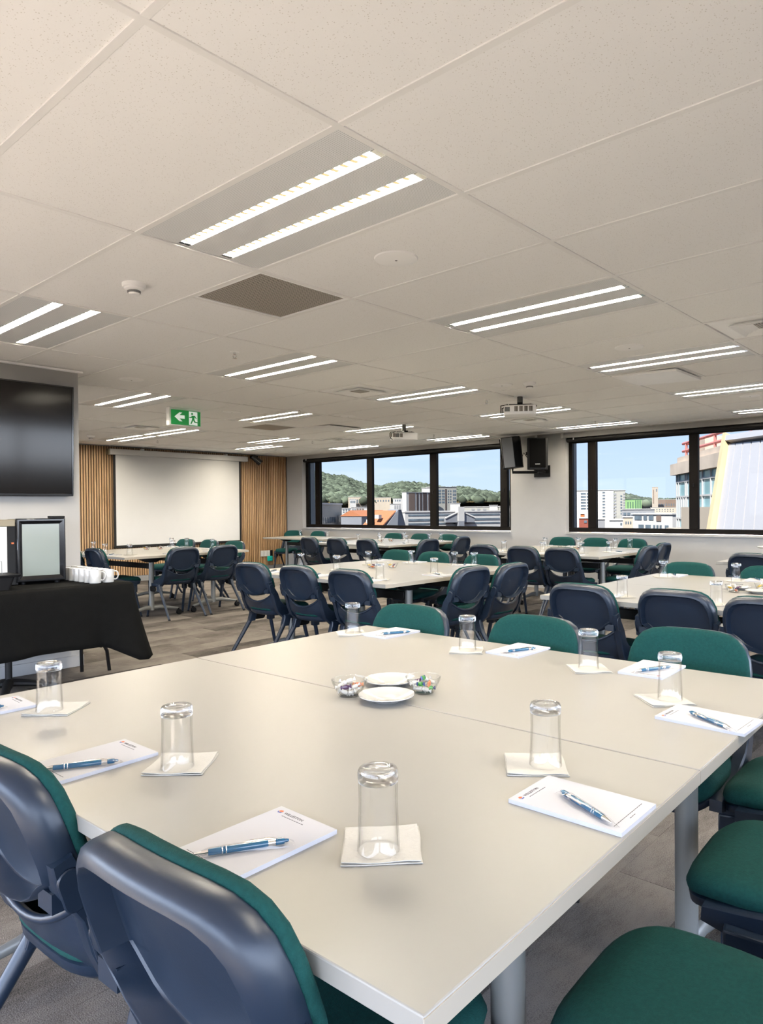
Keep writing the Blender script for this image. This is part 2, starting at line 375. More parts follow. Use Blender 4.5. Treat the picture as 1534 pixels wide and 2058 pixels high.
fl = MB().span((X0, Y0, -0.25), (X1 + 0.3, Y1 + 0.2, -0.012)).build('floor', m_carpet, kind='structure')
planks = []
row = 0; x = X0
L_, W_ = 1.0, 0.25
y = Y0
while y < Y1:
    x = X0 - (0.5 if row % 2 else 0.0) - 0.17 * (row % 3)
    while x < X1:
        a, b = max(x, X0), min(x + L_, X1); c, d = y, min(y + W_, Y1)
        if b - a > 0.05 and d - c > 0.03: planks.append((a, b, c, d))
        x += L_
    y += W_; row += 1
def in_view(px, py):
    f = px * math.sin(.8562) + py * math.cos(.8562); r = px * math.cos(.8562) - py * math.sin(.8562)
    return f > 0.3 and -0.68 < r / f < 0.58
def pk(p): mx_, my_ = (p[0] + p[1]) / 2, (p[2] + p[3]) / 2; return math.hypot(mx_, my_) + (0 if in_view(mx_, my_) else 100)
planks.sort(key=pk)
pmesh = {}
rest = MB()
for i, (a, b, c, d) in enumerate(planks):
    w, h = round(b - a - 0.0004, 4), round(d - c - 0.0004, 4)
    if i < 290:
        if (w, h) not in pmesh:
            pmesh[(w, h)] = MB().box((0, 0, -0.006), (w, h, 0.012)).mesh('carpet_plank', m_carpet, bevel=0.0006, segs=1)
        inst(pmesh[(w, h)], 'carpet_plank', fl, ((a + b) / 2, (c + d) / 2, random.choice((0, 0.0003, 0.0006)) - 0.0006))
    else:
        rest.box(((a + b) / 2, (c + d) / 2, -0.0065), (w, h, 0.012))
rest.build('far_carpet', m_carpet, fl, smooth=False, kind='stuff')

# core wall with the television
core = MB().span((-1.2, CY, 0), (CX, 6.6, CEIL + 0.02)).build('wall_left', m_wall, kind='structure')
MB().span((-1.2, CY - 0.012, 0), (CX + 0.012, CY + 0.02, 0.09)).build('baseboard_left', m_wall, kind='structure', bevel=0.003)
MB().span((-1.2, CY - 0.03, CEIL - 0.022), (CX + 0.03, CY + 0.02, CEIL - 0.006)).build('trim_1', m_white, kind='structure', bevel=0.002)

# slatted back wall
wb = MB().span((X0 - .25, Y1, -.2), (X1 + 0.34, Y1 + 0.2, CEIL + 0.1)).build('wall_back', m_wall, kind='structure')
MB().span((4.6, Y1 - 0.012, 0.10), (X1, Y1, CEIL)).build('felt_backing', m_felt, wb)
slat = MB().box((0, 0, 0), (0.029, 0.022, CEIL - 0.10)).mesh('slat', m_oak, bevel=0.002, segs=1)
xs = 4.80
while xs < X1 - 0.01:
    inst(slat, 'slat', wb, (xs, Y1 - 0.022, (CEIL + 0.10) / 2)); xs += 0.0437
MB().span((CX, Y1 - 0.035, 0), (X1, Y1, 0.095)).build('baseboard_back', m_grey, kind='structure', bevel=0.003)
MB().span((X1 - 0.018, Y1 - 0.036, 0.095), (X1, Y1, CEIL)).build('trim_2', m_bmat, kind='structure')
MB().span((CX, Y1 - 0.05, CEIL - 0.018), (X1, Y1, CEIL + 0.01)).build('trim_3', m_grey, kind='structure')

# window wall: sill wall, header and piers in one wall
XO = 9.74; ZS, ZH = 0.868, 2.275
W1 = (6.24, 11.36); W2 = (-0.4, 5.26)
w = MB()
w.span((X1, Y0, 0), (XO, Y1, ZS - 0.012)); w.span((X1, Y0, ZH), (XO, Y1, CEIL + 0.1))
w.span((X1, W1[1], ZS - 0.012), (XO, Y1, ZH)); w.span((X1, Y0, ZS - 0.012), (XO, W2[0], ZH))
w.span((X1, W2[1], ZS - 0.012), (XO, W1[0], ZH))
wr = w.build('wall_right', m_wall, kind='structure', smooth=False)
for k, (a, b) in enumerate((W1, W2)):
    MB().span((X1 - 0.03, a - 0.02 if k else a, ZS - 0.03), (9.50, b, ZS - 0.003)).build('trim_%d' % (4 + k), m_wall, kind='structure', bevel=0.004)
MB().span((X1 - 0.015, Y0, 0), (X1, Y1 - 0.04, 0.09)).build('baseboard_right', m_wall, kind='structure', bevel=0.003)
def window(name, y0, y1, mull, jamb):
    r = thing(name, None, None, (9.52, (y0 + y1) / 2, ZS)); tag(r, kind='structure')
    o = (y0 + y1) / 2
    def part(nm, ya, yb, za, zb, dx=0.03, m=m_frame, bv=0.004):
        return MB().span((-dx, ya - o, za - ZS), (dx, yb - o, zb - ZS)).build(nm, m, r, bevel=bv)
    part('bottom_rail', y0, y1, ZS, 0.934); part('top_rail', y0, y1, 2.195, ZH)
    part('jamb', y0, y0 + jamb, 0.934, 2.195); part('jamb', y1 - jamb, y1, 0.934, 2.195)
    es = [y0 + jamb]
    for a, b in mull:
        mo = part('mullion', a, b, 0.934, 2.195, 0.034)
        MB().box((-0.037, (a + b) / 2 - o, 1.52 - ZS), (0.012, 0.02, 0.05)).build('latch', m_bpl, mo, bevel=0.003)
        es += [a, b]
    es.append(y1 - jamb)
    for k in range(0, len(es), 2):
        ya, yb = es[k], es[k + 1]
        MB().add([(0.005, ya - o, 0.934 - ZS), (0.005, yb - o, 0.934 - ZS), (0.005, yb - o, 2.195 - ZS), (0.005, ya - o, 2.195 - ZS)], [(0, 1, 2, 3)]).build('pane', m_pane, r, smooth=False)
    return r
window('window_1', W1[0], W1[1], [(6.367, 6.502), (7.846, 7.993), (9.427, 9.565), (10.925, 11.063)], 0.085)
window('window_2', W2[0], W2[1], [(0.45, 0.57), (1.92, 2.05), (3.34, 3.458), (4.815, 4.943)], 0.058)
def blind(label, y0, y1):
    r = thing('roller_blind', label, 'blind', (9.455, (y0 + y1) / 2, 2.245), 0, 'roller blinds above the windows')
    h = (y1 - y0) / 2
    MB().cyl((0, -h, 0), (0, h, 0), 0.036, n=18).build('rolled_fabric', m_bmat, r)
    for s in (-1, 1):
        MB().box((0, s * (h + 0.006), 0.004), (0.075, 0.012, 0.085)).build('end_bracket', m_bpl, r, bevel=0.004)
    MB().box((-0.034, h - 0.12, 0.03), (0.012, 0.018, 0.07)).build('hanging_bracket', m_white, r, bevel=0.003)
    MB().tube([(-0.03, h + 0.0, -0.02), (-0.036, h + 0.004, -0.6), (-0.036, h + 0.012, -1.06), (-0.036, h + 0.024, -1.09), (-0.036, h + 0.034, -1.06), (-0.032, h + 0.03, -0.3), (-0.03, h + 0.02, -0.02)], 0.0022, n=6).build('cord_loop', m_off, r)
blind('black roller blind rolled up above the left three-pane window', W1[0] + 0.02, W1[1] + 0.02)
blind('black roller blind rolled up above the right window with the slanted white wall', W2[0] + 0.05, W2[1] + 0.0)

# walls behind the camera with window bands, the side ones added for daylight
w = MB(); zb, zt = 0.10, 2.24
w.span((X0 - .25, Y0 - .25, -.2), (XO, Y0, zb)); w.span((X0 - .25, Y0 - .25, zt), (XO, Y0, CEIL + .1))
w.span((X0 - .25, Y0 - .25, zb), (X0 + .2, Y0, zt)); w.span((9.0, Y0 - .25, zb), (XO, Y0, zt))
w.build('wall_front', m_wall, kind='structure', smooth=False)
w = MB()
w.span((X0 - .25, Y0, -.2), (X0, Y1, zb)); w.span((X0 - .25, Y0, zt), (X0, Y1, CEIL + .1))
w.span((X0 - .25, Y0, zb), (X0, Y0 + .2, zt)); w.span((X0 - .25, 11.6, zb), (X0, Y1, zt))
w.build('wall_side', m_wall, kind='structure', smooth=False)
def plain_window(name, horizontal, a, b, c, n):
    r = thing(name, None, None, ((a + b) / 2, c, zb) if horizontal else (c, (a + b) / 2, zb), 0 if horizontal else PI / 2); tag(r, kind='structure')
    h = (b - a) / 2; H = zt - zb
    for za, zc in ((0, .06), (H - .06, H)): MB().span((-h, -.03, za), (h, .03, zc)).build('rail', m_frame, r)
    for k in range(n + 1):
        xx = -h + 0.03 + (2 * h - 0.06) * k / n
        MB().span((xx - .03, -.03, .06), (xx + .03, .03, H - .06)).build('mullion', m_frame, r)
plain_window('window_3', True, X0 + .2, 9.0, Y0 - .12, 6)
plain_window('added_window_4', False, 0.6, 11.6, X0 - .12, 7)  # unseen side opening, added to let daylight reach the far ceiling
plain_window('added_window_5', False, Y0 + .2, 0.6, X0 - .12, 2)  # unseen side opening, added to brighten the ceiling near the camera
for loc, rot, sx, sy in (((X0 - .28, -1.2, (zb + zt) / 2), (PI / 2, 0, -PI / 2), 3.7, zt - zb), ((3.3, Y0 - .28, (zb + zt) / 2), (PI / 2, 0, 0), 11.4, zt - zb), ((X0 - .28, 6.1, (zb + zt) / 2), (PI / 2, 0, -PI / 2), 11.1, zt - zb),
                         ((XO + .03, (W1[0] + W1[1]) / 2, 1.57), (PI / 2, 0, PI / 2), W1[1] - W1[0], 1.41), ((XO + .03, (W2[0] + W2[1]) / 2, 1.57), (PI / 2, 0, PI / 2), W2[1] - W2[0], 1.41)):
    al = bpy.data.lights.new('window_portal', 'AREA'); al.shape = 'RECTANGLE'; al.size = sx; al.size_y = sy; al.cycles.is_portal = True
    ao = bpy.data.objects.new('window_portal', al); COL.objects.link(ao); ao.location = loc; ao.rotation_euler = rot
MB().span((X0 - .25, Y0 - .25, 2.75), (XO + 0.25, Y1 + 0.5, 3.0)).build('roof', m_wall, kind='structure', smooth=False)

# ceiling: slab, grid bars, tiles
ce = MB().span((X0 - .25, Y0 - .25, CEIL + 0.1), (XO, Y1 + .2, CEIL + 0.3)).build('ceiling', m_white, kind='structure', smooth=False)
LUM = [(0, 1), (2, 1), (0, 4), (2, 4), (4, 4), (0, 7), (2, 7), (4, 7), (6, 7), (7, 7), (0, 10), (2, 10), (4, 10), (6, 10), (7, 11), (0, 13), (2, 13), (4, 13), (6, 13),
       (-2, 1), (-2, 4), (-2, 7), (-2, 10), (-2, 13)]  # unseen row continuing the grid, added for its light
HALF = {(1, 2): 0, (2, 6): 1, (-1, 6): 1, (5, 8): 0, (6, 6): 0, (5, 11): 1, (2, 11): 1, (0, 8): 1, (4, 9): 1}   # half cells taken by a square fitting: 0 = near half, 1 = far half
i0 = math.floor((Y0 - GA) / 1.2); i1 = math.floor((Y1 - GA) / 1.2); j0 = math.floor((X0 - GB) / .6); j1 = math.floor((X1 - GB) / .6)
tm = {}
for i in range(i0, i1 + 1):
    for j in range(j0, j1 + 1):
        a, b = max(GA + 1.2 * i, Y0), min(GA + 1.2 * (i + 1), Y1); c, d = max(GB + .6 * j, X0), min(GB + .6 * (j + 1), X1)
        if (i, j) in LUM or b - a < .03 or d - c < .03 or (c > -1.2 and d <= CX and a >= CY and b <= 6.6): continue
        if (i, j) in HALF:
            mid = GA + 1.2 * i + .6
            if HALF[(i, j)] == 0: a = mid
            else: b = mid
        k = (round(d - c - .012, 3), round(b - a - .012, 3))
        if k not in tm: tm[k] = MB().box((0, 0, 0.0075), (k[0], k[1], 0.015)).mesh('tile', m_tile, bevel=0.004, segs=1)
        inst(tm[k], 'tile', ce, ((c + d) / 2, (a + b) / 2, CEIL - 0.002))
for i in range(i0, i1 + 2):
    yy = GA + 1.2 * i
    if Y0 < yy < Y1: MB().span((X0, yy - .012, CEIL - .0065), (X1, yy + .012, CEIL + .012)).build('grid_bar', m_tbar, ce, bevel=.001, segs=1)
for j in range(j0, j1 + 2):
    xx = GB + .6 * j
    if X0 < xx < X1: MB().span((xx - .012, Y0, CEIL - .006), (xx + .012, Y1, CEIL + .012)).build('grid_bar', m_tbar, ce, bevel=.001, segs=1)
for (i, j), s in HALF.items():
    yy = GA + 1.2 * i + .6
    MB().span((GB + .6 * j, yy - .012, CEIL - .0065), (GB + .6 * (j + 1), yy + .012, CEIL + .012)).build('grid_bar', m_tbar, ce, bevel=.001, segs=1)
for a_, b_2, nm in (((X1 - .02, Y0, CEIL - .012), (X1, Y1 - .05, CEIL + .02), 'trim_6'),):
    MB().span(a_, b_2).build(nm, m_off, kind='structure')

# ================================================================= CEILING FITTINGS
def cell(i, j): return (GB + .6 * j + .3, GA + 1.2 * i + .6, CEIL)
def luminaire():
    r = thing('ceiling_luminaire', 'x', 'light', (0, 0, 0))
    hw, hl = .288, .588
    xs_ = [-hw, -.128, -.076, .076, .128, hw]
    for a, b in ((0, 1), (2, 3), (4, 5)):
        MB().span((xs_[a], -hl, 0), (xs_[b], hl, .012)).build('perforated_panel', m_perf, r, bevel=.001, segs=1)
    for c in (-.102, .102):
        tb = MB().add([(c - .026, -hl + .03, .020), (c - .026, hl - .03, .020), (c + .026, hl - .03, .020), (c + .026, -hl + .03, .020)], [(0, 1, 2, 3)]).build('lit_tube', m_tube, r, smooth=False, flip=-1)
        for s in (-1, 1): MB().span((c + s * .0262, -hl + .03, .002), (c + s * .0275, hl - .03, .022)).build('trough_side', m_white, tb, smooth=False)
        for s in (-1, 1):
            MB().span((c - .026, s * hl, .0), (c + .026, s * (hl - .032), .024)).build('end_cap', m_chrome, r, bevel=.002, segs=1)
    MB().span((-hw, -hl, .04), (hw, hl, .075)).build('housing', m_white, r, smooth=False)
    return r
LL = {(0, 1): 'twin-tube recessed ceiling light, the large bright one directly above the foreground table',
      (2, 1): 'twin-tube recessed ceiling light at the left edge, above and before the television wall',
      (0, 4): 'twin-tube recessed ceiling light right of the round disc and behind the big one',
      (2, 4): 'twin-tube recessed ceiling light beside the sprinkler, beyond the square brown grille',
      (4, 4): 'twin-tube recessed ceiling light between television wall and exit sign',
      (0, 7): 'twin-tube recessed ceiling light beside the hinged ceiling hatch at upper right',
      (2, 7): 'twin-tube recessed ceiling light touching the white square air diffuser mid-ceiling',
      (4, 7): 'twin-tube recessed ceiling light right of the green exit sign',
      (6, 7): 'twin-tube recessed ceiling light just behind the green exit sign, nearer one of the end-to-end pair',
      (7, 7): 'twin-tube recessed ceiling light before the projection screen, farther one of the end-to-end pair',
      (0, 10): 'twin-tube recessed ceiling light behind the hinged hatch at the right edge',
      (2, 10): 'twin-tube recessed ceiling light beside the right ceiling projector',
      (4, 10): 'twin-tube recessed ceiling light before the left ceiling projector',
      (6, 10): 'twin-tube recessed ceiling light above the right end of the projection screen',
      (7, 11): 'twin-tube recessed ceiling light near the corner of slat wall and window',
      (0, 13): 'twin-tube recessed ceiling light along the right window, nearest the right edge',
      (2, 13): 'twin-tube recessed ceiling light above the wall speakers near the window head',
      (4, 13): 'twin-tube recessed ceiling light along the left window behind the left projector',
      (6, 13): 'twin-tube recessed ceiling light along the left window, farthest from the speakers'}
lum0 = luminaire()
first = True
for c in LUM:
    p = cell(*c); lab = LL.get(c) or 'twin-tube recessed ceiling light added out of sight past the right edge, ' + {1: 'nearest the camera', 4: 'second nearest', 7: 'third nearest', 10: 'fourth nearest', 13: 'beside the window'}[c[1]]
    if c[0] == 0 and c == (0, 1): lum0.location = p; lum0['label'] = lab; lum0['group'] = 'recessed ceiling lights'
    else: dup(lum0, None, p, 0, lab, 'recessed ceiling lights')

def half(i, j): 
    s = HALF[(i, j)]; return (GB + .6 * j + .3, GA + 1.2 * i + (.3 if s == 0 else .9), CEIL)
def grille(c, label):
    r = thing('return_air_grille', label, 'vent', half(*c), 0, 'square return air grilles')
    MB().box((0, 0, .004), (.545, .545, .008)).build('perforated_face', m_grille, r, smooth=False)
    f = MB()
    for s in (-1, 1): f.span((s * .272, -.288, -.005), (s * .288, .288, .01)); f.span((-.272, s * .272, -.005), (.272, s * .288, .01))
    f.build('frame', m_white, r, bevel=.001, segs=1)
grille((1, 2), 'brown perforated square return air grille beside the large bright ceiling light')
grille((5, 8), 'brown perforated square return air grille far off, right of the exit sign')
def diffuser(c, label):
    r = thing('air_diffuser', label, 'vent', half(*c), 0, 'square four-way air diffusers')
    MB().box((0, 0, .006), (.57, .57, .01)).build('backing_plate', m_white, r, bevel=.002, segs=1)
    for k, (o, z) in enumerate(((.36, -.020), (.28, -.014), (.20, -.010))):
        f = MB()
        for q in range(4):
            R = Matrix.Rotation(q * PI / 2, 4, 'Z')
            vs = [(-o / 2, -o / 2, z), (o / 2, -o / 2, z), (o / 2 - .035, -o / 2 + .035, .001), (-o / 2 + .035, -o / 2 + .035, .001)]
            vs = [R @ Vector(p) for p in vs]; vs += [p + Vector((0, 0, .003)) for p in vs]
            f.add(vs, [(0, 1, 2, 3), (7, 6, 5, 4), (0, 4, 5, 1), (1, 5, 6, 2), (2, 6, 7, 3), (3, 7, 4, 0)])
        f.build('louvre_ring', m_white, r, smooth=False)
    MB().box((0, 0, -.002), (.13, .13, .006)).build('centre_plate', m_grille, r, bevel=.001, segs=1)
diffuser((2, 6), 'white four-way air diffuser mid-ceiling joined to a bright ceiling light')
diffuser((-1, 6), 'white four-way air diffuser cut by the right edge of the photo')
diffuser((6, 6), 'white four-way air diffuser left behind the exit sign')
diffuser((5, 11), 'white four-way air diffuser left of the left projector, far back')
diffuser((2, 11), 'white four-way air diffuser just behind the right ceiling projector')
def hatch(c, label, open_):
    r = thing('ceiling_hatch', label, 'hatch', half(*c), 0)
    MB().box((0, 0, .004), (.57, .57, .008)).build('frame', m_grey if not open_ else m_white, r, bevel=.002, segs=1)
    MB().box((0, 0, -.014), (.56, .56, .022), (math.radians(2.2), 0, 0)).build('lid', m_white, r, bevel=.003, segs=1)
hatch((0, 8), 'white ceiling access hatch hanging slightly open beside a light at upper right', True)
hatch((4, 9), 'white ceiling access hatch with dark edge left of the left projector', False)

def disc(x, y, label, r_=.095):
    r = thing('ceiling_speaker', label, 'speaker', (x, y, CEIL), 0, 'round white ceiling speakers')
    MB().lathe([(0, -.012), (r_ * .8, -.011), (r_, -.007), (r_ * 1.06, 0), (r_ * 1.06, .004), (0, .004)], 36).build('round_cover', m_white, r)
    MB().lathe([(0, -.014), (.006, -.013), (.006, -.010), (0, -.010)], 10).build('centre_screw', m_grey, r)
for x_, y_, l_ in ((2.33, 2.15, 'round white ceiling speaker cover nearest, right of the large bright light'), (4.71, 2.13, 'round white ceiling speaker cover before the hinged hatch at right'),
                   (5.35, 3.64, 'round white ceiling speaker cover left of the dome smoke detector near the right projector'), (2.94, 5.79, 'round white ceiling speaker cover beside the television wall corner'),
                   (4.67, 6.87, 'round white ceiling speaker cover right of the exit sign'), (7.63, 2.16, 'round white ceiling speaker cover at the right edge by the window'), (5.86, 6.21, 'round white ceiling speaker dome before the left ceiling projector')):
    disc(x_, y_, l_)
def detector(x, y, label):
    r = thing('smoke_detector', label, 'detector', (x, y, CEIL), 0, 'white smoke detectors')
    MB().lathe([(0, -.022), (.052, -.022), (.056, -.016), (.056, 0), (0, 0)], 28).build('base', m_white, r)
    MB().lathe([(0, -.055), (.022, -.055), (.026, -.050), (.030, -.036), (.046, -.030), (.048, -.022), (0, -.022)], 28).build('sensor_head', m_white, r)
    MB().lathe([(.0285, -.0475), (.0305, -.047), (.032, -.038), (.030, -.037)], 24).build('sensor_slots', m_grey, r)
detector(1.72, 3.35, 'white smoke detector nearest, left of the brown grille'); detector(5.42, 3.39, 'white smoke detector above the right ceiling projector'); detector(4.70, 10.51, 'white smoke detector far back at the television wall corner')
def sprinkler(x, y, label):
    r = thing('sprinkler', label, 'sprinkler', (x, y, CEIL), 0, 'pendent fire sprinklers')
    MB().lathe([(0, -.006), (.030, -.006), (.036, 0), (0, 0)], 20).build('escutcheon', m_white, r)
    b = MB().lathe([(0, -.02), (.010, -.02), (.010, -.005), (0, -.005)], 12)
    for s in (-1, 1): b.tube([(s * .009, 0, -.018), (s * .014, 0, -.032), (s * .004, 0, -.046)], .0028, 6)
    b.build('frame_arms', m_chrome, r)
    MB().lathe([(0, -.05), (.016, -.049), (.016, -.046), (0, -.045)], 14).build('deflector', m_chrome, r)
for x_, y_, l_ in ((2.93, 4.27, 'fire sprinkler nearest, beside a twin light beyond the brown grille'), (5.95, 4.24, 'fire sprinkler left of the right ceiling projector'), (8.39, 4.26, 'fire sprinkler near the head of the right window'),
                   (7.51, 8.81, 'fire sprinkler above the gap between screen and left window'), (5.72, 10.45, 'fire sprinkler above the left end of the projection screen'), (8.16, 6.79, 'fire sprinkler right behind the left ceiling projector'), (8.0, 10.42, 'fire sprinkler above the black spotlight on the slat wall'), (5.1, 6.2, 'fire sprinkler before the far brown grille')):
    sprinkler(x_, y_, l_)

# exit sign
r = thing('exit_sign', 'green running-man exit sign with white left arrow hanging from the ceiling', 'sign', (4.165, 7.0, 2.262), 0)
MB().span((-.195, 0, -.105), (.195, .07, .095)).build('housing', m_white, r, bevel=.01)
def bow(x): return -.004 - .016 * (1 - (x / .19) ** 2)
def flat(poly, mat, nm, lift, par=r):
    # a thin plate following the bowed face of the sign
    fr = [(x, bow(x) - lift, z) for x, z in poly]; bk = [(x, bow(x) + .004, z) for x, z in poly]
    return MB().rings([fr, bk]).build(nm, mat, par, smooth=False)
strip = MB(); n_ = 14
A = [(-.178 + .356 * k / n_) for k in range(n_ + 1)]
strip.rings([[(x, bow(x), .066) for x in A], [(x, bow(x), -.092) for x in A]], False, False, closed=False)
strip.rings([[(x, bow(x) + .012, .066) for x in A], [(x, bow(x) + .012, -.092) for x in A]], False, False, closed=False)
strip.build('green_face', m_green_sign, r)
flat([(-.140, -.008), (-.085, .040), (-.052, .040), (-.085, .010), (-.025, .010), (-.025, -.026), (-.085, -.026), (-.052, -.056), (-.085, -.056)], m_white_sign, 'arrow', .002)
flat([(.028, .060), (.082, .060), (.136, .060), (.136, -.088), (.082, -.088), (.028, -.088)], m_white_sign, 'doorway', .0015)
hp = [(.066 + .012 * math.cos(a * PI / 6), .036 + .012 * math.sin(a * PI / 6)) for a in range(12)]
man = r
flat(hp, m_green_sign, 'running_figure_head', .004)
flat([(.060, .016), (.100, .018), (.125, -.010), (.118, -.016), (.098, .004), (.094, -.020), (.102, -.044), (.142, -.052), (.142, -.062), (.092, -.056), (.080, -.032), (.060, -.072), (.044, -.076), (.064, -.030), (.066, -.006), (.058, -.003), (.030, -.002), (.030, -.010), (.054, -.011)], m_green_sign, 'running_figure_body', .004)

# projectors
def projector(name_label, x, y, z, rz, top, flip):
    r = thing('ceiling_projector', name_label, 'projector', (x, y, z), rz, 'ceiling-mounted projectors')
    MB().prism(rrect(.32, .25, .03), -.05, .045).build('body', m_white, r, bevel=.012)
    MB().span((-.15, -.128, -.02), (-.10, -.124, .025)).build('side_vent', m_silver, r)
    for k in range(4):
        MB().span((-.055 + k * .048 * flip, -.1275, -.02), (-.055 + k * .048 * flip + .036 * flip, -.124, .03)).build('vent', m_grille, r)
    MB().lathe([(0, 0), (.035, 0), (.035, .03), (.030, .03), (.026, .012), (0, .008)], 20).xform(Matrix.Translation((.06, .12, .0)) @ Matrix.Rotation(-PI / 2, 4, 'X')).build('lens', m_bgl, r)
    b = MB().box((0, 0, .055), (.22, .05, .02)); b.box((.0, 0, .06), (.05, .20, .02)); b.tube([(-.12, -.02, .06), (-.19, -.03, .05), (-.19, -.03, -.03), (-.165, -.02, -.04)], .006, 8)
    b.tube([(-.12, .02, .06), (-.18, .03, .03), (-.17, .03, -.02)], .005, 8); b.tube([(.1, 0, .06), (.165, .02, .045)], .012, 8)
    b.build('mount_and_cables', m_bpl, r)
    MB().cyl((0, 0, .06), (0, 0, top), .028, n=18).build('drop_pole', m_silver, r)
    MB().lathe([(0, 0), (.06, 0), (.06, -.008), (0, -.008)], 20, (0, 0, top)).build('ceiling_plate', m_white, r)
projector('white projector with grey vents hanging from the ceiling, right of the two', 6.02, 3.88, 2.21, -0.995, CEIL - 2.21, 1)
projector('white projector hanging from the ceiling before the left window', 6.92, 6.27, 2.19, -0.55, CEIL - 2.19, -1)

# wall speakers on one bracket
def speaker(label, x, y, z, rz, tilt):
    r = thing('wall_speaker', label, 'speaker', (x, y, z), 0, 'black loudspeakers on the pier', rot=(0, tilt, rz))
    # local -x is the front
    P = [(-.13, -.15), (-.15, -.11), (-.15, .11), (-.13, .15), (.05, .15), (.15, .085), (.15, -.085), (.05, -.15)]
    MB().prism(P, -.235, .235).build('cabinet', m_bpl, r, bevel=.01)
    MB().span((-.158, -.118, -.20), (-.148, .118, .22)).build('front_mesh', m_mesh, r, bevel=.004)
    for s in (-1, 1): MB().span((-.156, s * .05, -.225), (-.148, s * .11, -.208)).build('port', m_bgl, r)
    MB().span((-.160, -.035, -.155), (-.157, .035, -.145)).build('badge', m_off, r)
    MB().prism([(-.02, .150), (.05, .150), (.05, .170), (-.02, .170)], -.02, .03).build('side_handle', m_bpl, r, bevel=.004)
    return r
speaker('black loudspeaker facing the camera on the pier, right one of the pair', 9.10, 5.565, 2.04, math.radians(33), math.radians(-4))
s2 = speaker('black loudspeaker turned towards the slat wall on the pier, left one of the pair', 9.06, 5.99, 2.075, math.radians(-62), math.radians(-6))
MB().span((-.12, -.152, -.225), (.04, -.1495, .225)).build('grey_side_panel', m_spkgrey, s2, bevel=.001)
r = thing('speaker_bracket', 'black steel bracket carrying both loudspeakers on the pier', 'bracket', (9.40, 5.66, 1.78))
MB().span((-.02, -.14, -.075), (0, .14, .10)).build('wall_plate', m_bpl, r, bevel=.003)
MB().tube([(-.02, -.05, 0), (-.3, -.09, 0), (-.3, -.09, .05)], .022, 10).build('support_arm', m_bpl, r)
MB().tube([(-.02, .05, 0), (-.32, .33, 0), (-.32, .33, .09)], .022, 10).build('support_arm', m_bpl, r)
MB().tube([(-.05, .1, .03), (-.12, .16, .10), (-.1, .2, .22), (-.18, .22, .30), (-.2, .25, .2)], .006, 6).build('cable', m_bpl, r)
for k, (yy, za) in enumerate(((5.764, 2.24), (5.31, 2.27))):
    MB().span((9.376, yy - .018, za), (9.40, yy + .018, CEIL)).build('cable_trunking', m_off, bevel=.003, label=['short white cable trunking above the loudspeakers', 'short white cable trunking beside the right blind end'][k], cat='trunking', group='white cable trunking')

# projection screen
r = thing('projection_screen', 'white pull-down projection screen with black borders on the oak slat wall', 'screen', (6.93, 11.80, 0.62))
MB().span((-1.36, -.055, 1.575), (1.40, .045, 1.675)).build('screen_case', m_off, r, bevel=.012)
MB().span((-1.385, -.05, 1.58), (-1.36, .04, 1.67)).build('end_cap', m_olive, r, bevel=.004); MB().span((1.40, -.05, 1.58), (1.42, .04, 1.67)).build('end_cap', m_off, r, bevel=.004)
MB().span((-1.245, -.006, .02), (1.235, -.002, 1.58)).build('white_fabric', m_screen, r, smooth=False)
for a, b in ((-1.285, -1.245), (1.235, 1.275)): MB().span((a, -.006, .0), (b, -.002, 1.58)).build('black_border', m_bmat, r, smooth=False)
MB().span((-1.285, -.0065, 0), (1.275, -.0015, .025)).build('black_border', m_bmat, r, smooth=False)
MB().cyl((-1.29, -.004, -.01), (1.28, -.004, -.01), .013, n=12).build('weight_bar', m_bpl, r)
for x_ in (-.75, .95): MB().span((x_ - .02, -.02, 1.675), (x_ + .02, .06, 1.70)).build('wall_bracket', m_white, r, bevel=.003)

r = thing('spotlight', 'small black spotlight high on the oak slats right of the screen', 'spotlight', (8.56, 11.86, 2.28))
MB().span((-.09, -.03, -.01), (.09, .0, .05)).build('mounting_box', m_bpl, r, bevel=.004)
MB().tube([(0, -.02, .02), (0, -.07, .0), (0, -.10, -.04)], .014, 8).build('swivel_arm', m_bpl, r)
MB().tube([(-.07, -.06, .03), (.02, -.13, -.07), (.06, -.16, -.11)], [.05, .06, .062], 16).build('lamp_head', m_bgl, r)
r = thing('wall_socket', 'white double power and data outlets low on the oak slats', 'socket', (8.82, 11.855, 0.345))
for k in range(3):
    f = MB().span((-.115 + k * .078, -.010, -.06), (-.115 + k * .078 + .072, .01, .06)).build('outlet_plate', m_off, r, bevel=.004)
    MB().span((-.095 + k * .078, -.013, .01), (-.095 + k * .078 + .03, -.009, .035)).build('switch', m_off, f, bevel=.002)
MB().span((.125, -.012, -.06), (.175, .01, .06)).build('audio_plate', m_bpl, r, bevel=.004)
r = thing('wall_plug_adapter', 'teal green plug-in box just below the white wall outlets', 'adapter', (8.92, 11.84, 0.235))
MB().span((-.055, -.03, -.05), (.055, .02, .055)).build('case', m_teal, r, bevel=.012)
MB().span((-.02, -.033, .0), (.02, -.029, .006)).build('indicator_bar', m_bpl, r)

# television
r = thing('television', 'large black flat television on the white wall at left', 'television', (1.665, CY - .055, 1.782), 0, rot=(math.radians(2.2), 0, 0))
MB().span((-.735, -.018, -.425), (.735, .03, .425)).build('back_case', m_bpl, r, bevel=.006)
MB().span((-.722, -.0225, -.408), (.722, -.0175, .412)).build('screen', m_tv, r, smooth=False)
b = MB()
for s in (-1, 1): b.span((s * .724, -.026, -.425), (s * .736, -.016, .425))
b.span((-.724, -.026, .412), (.724, -.016, .425)); b.span((-.724, -.026, -.425), (.724, -.016, -.408)); b.build('bezel', m_bgl, r, bevel=.002, segs=1)
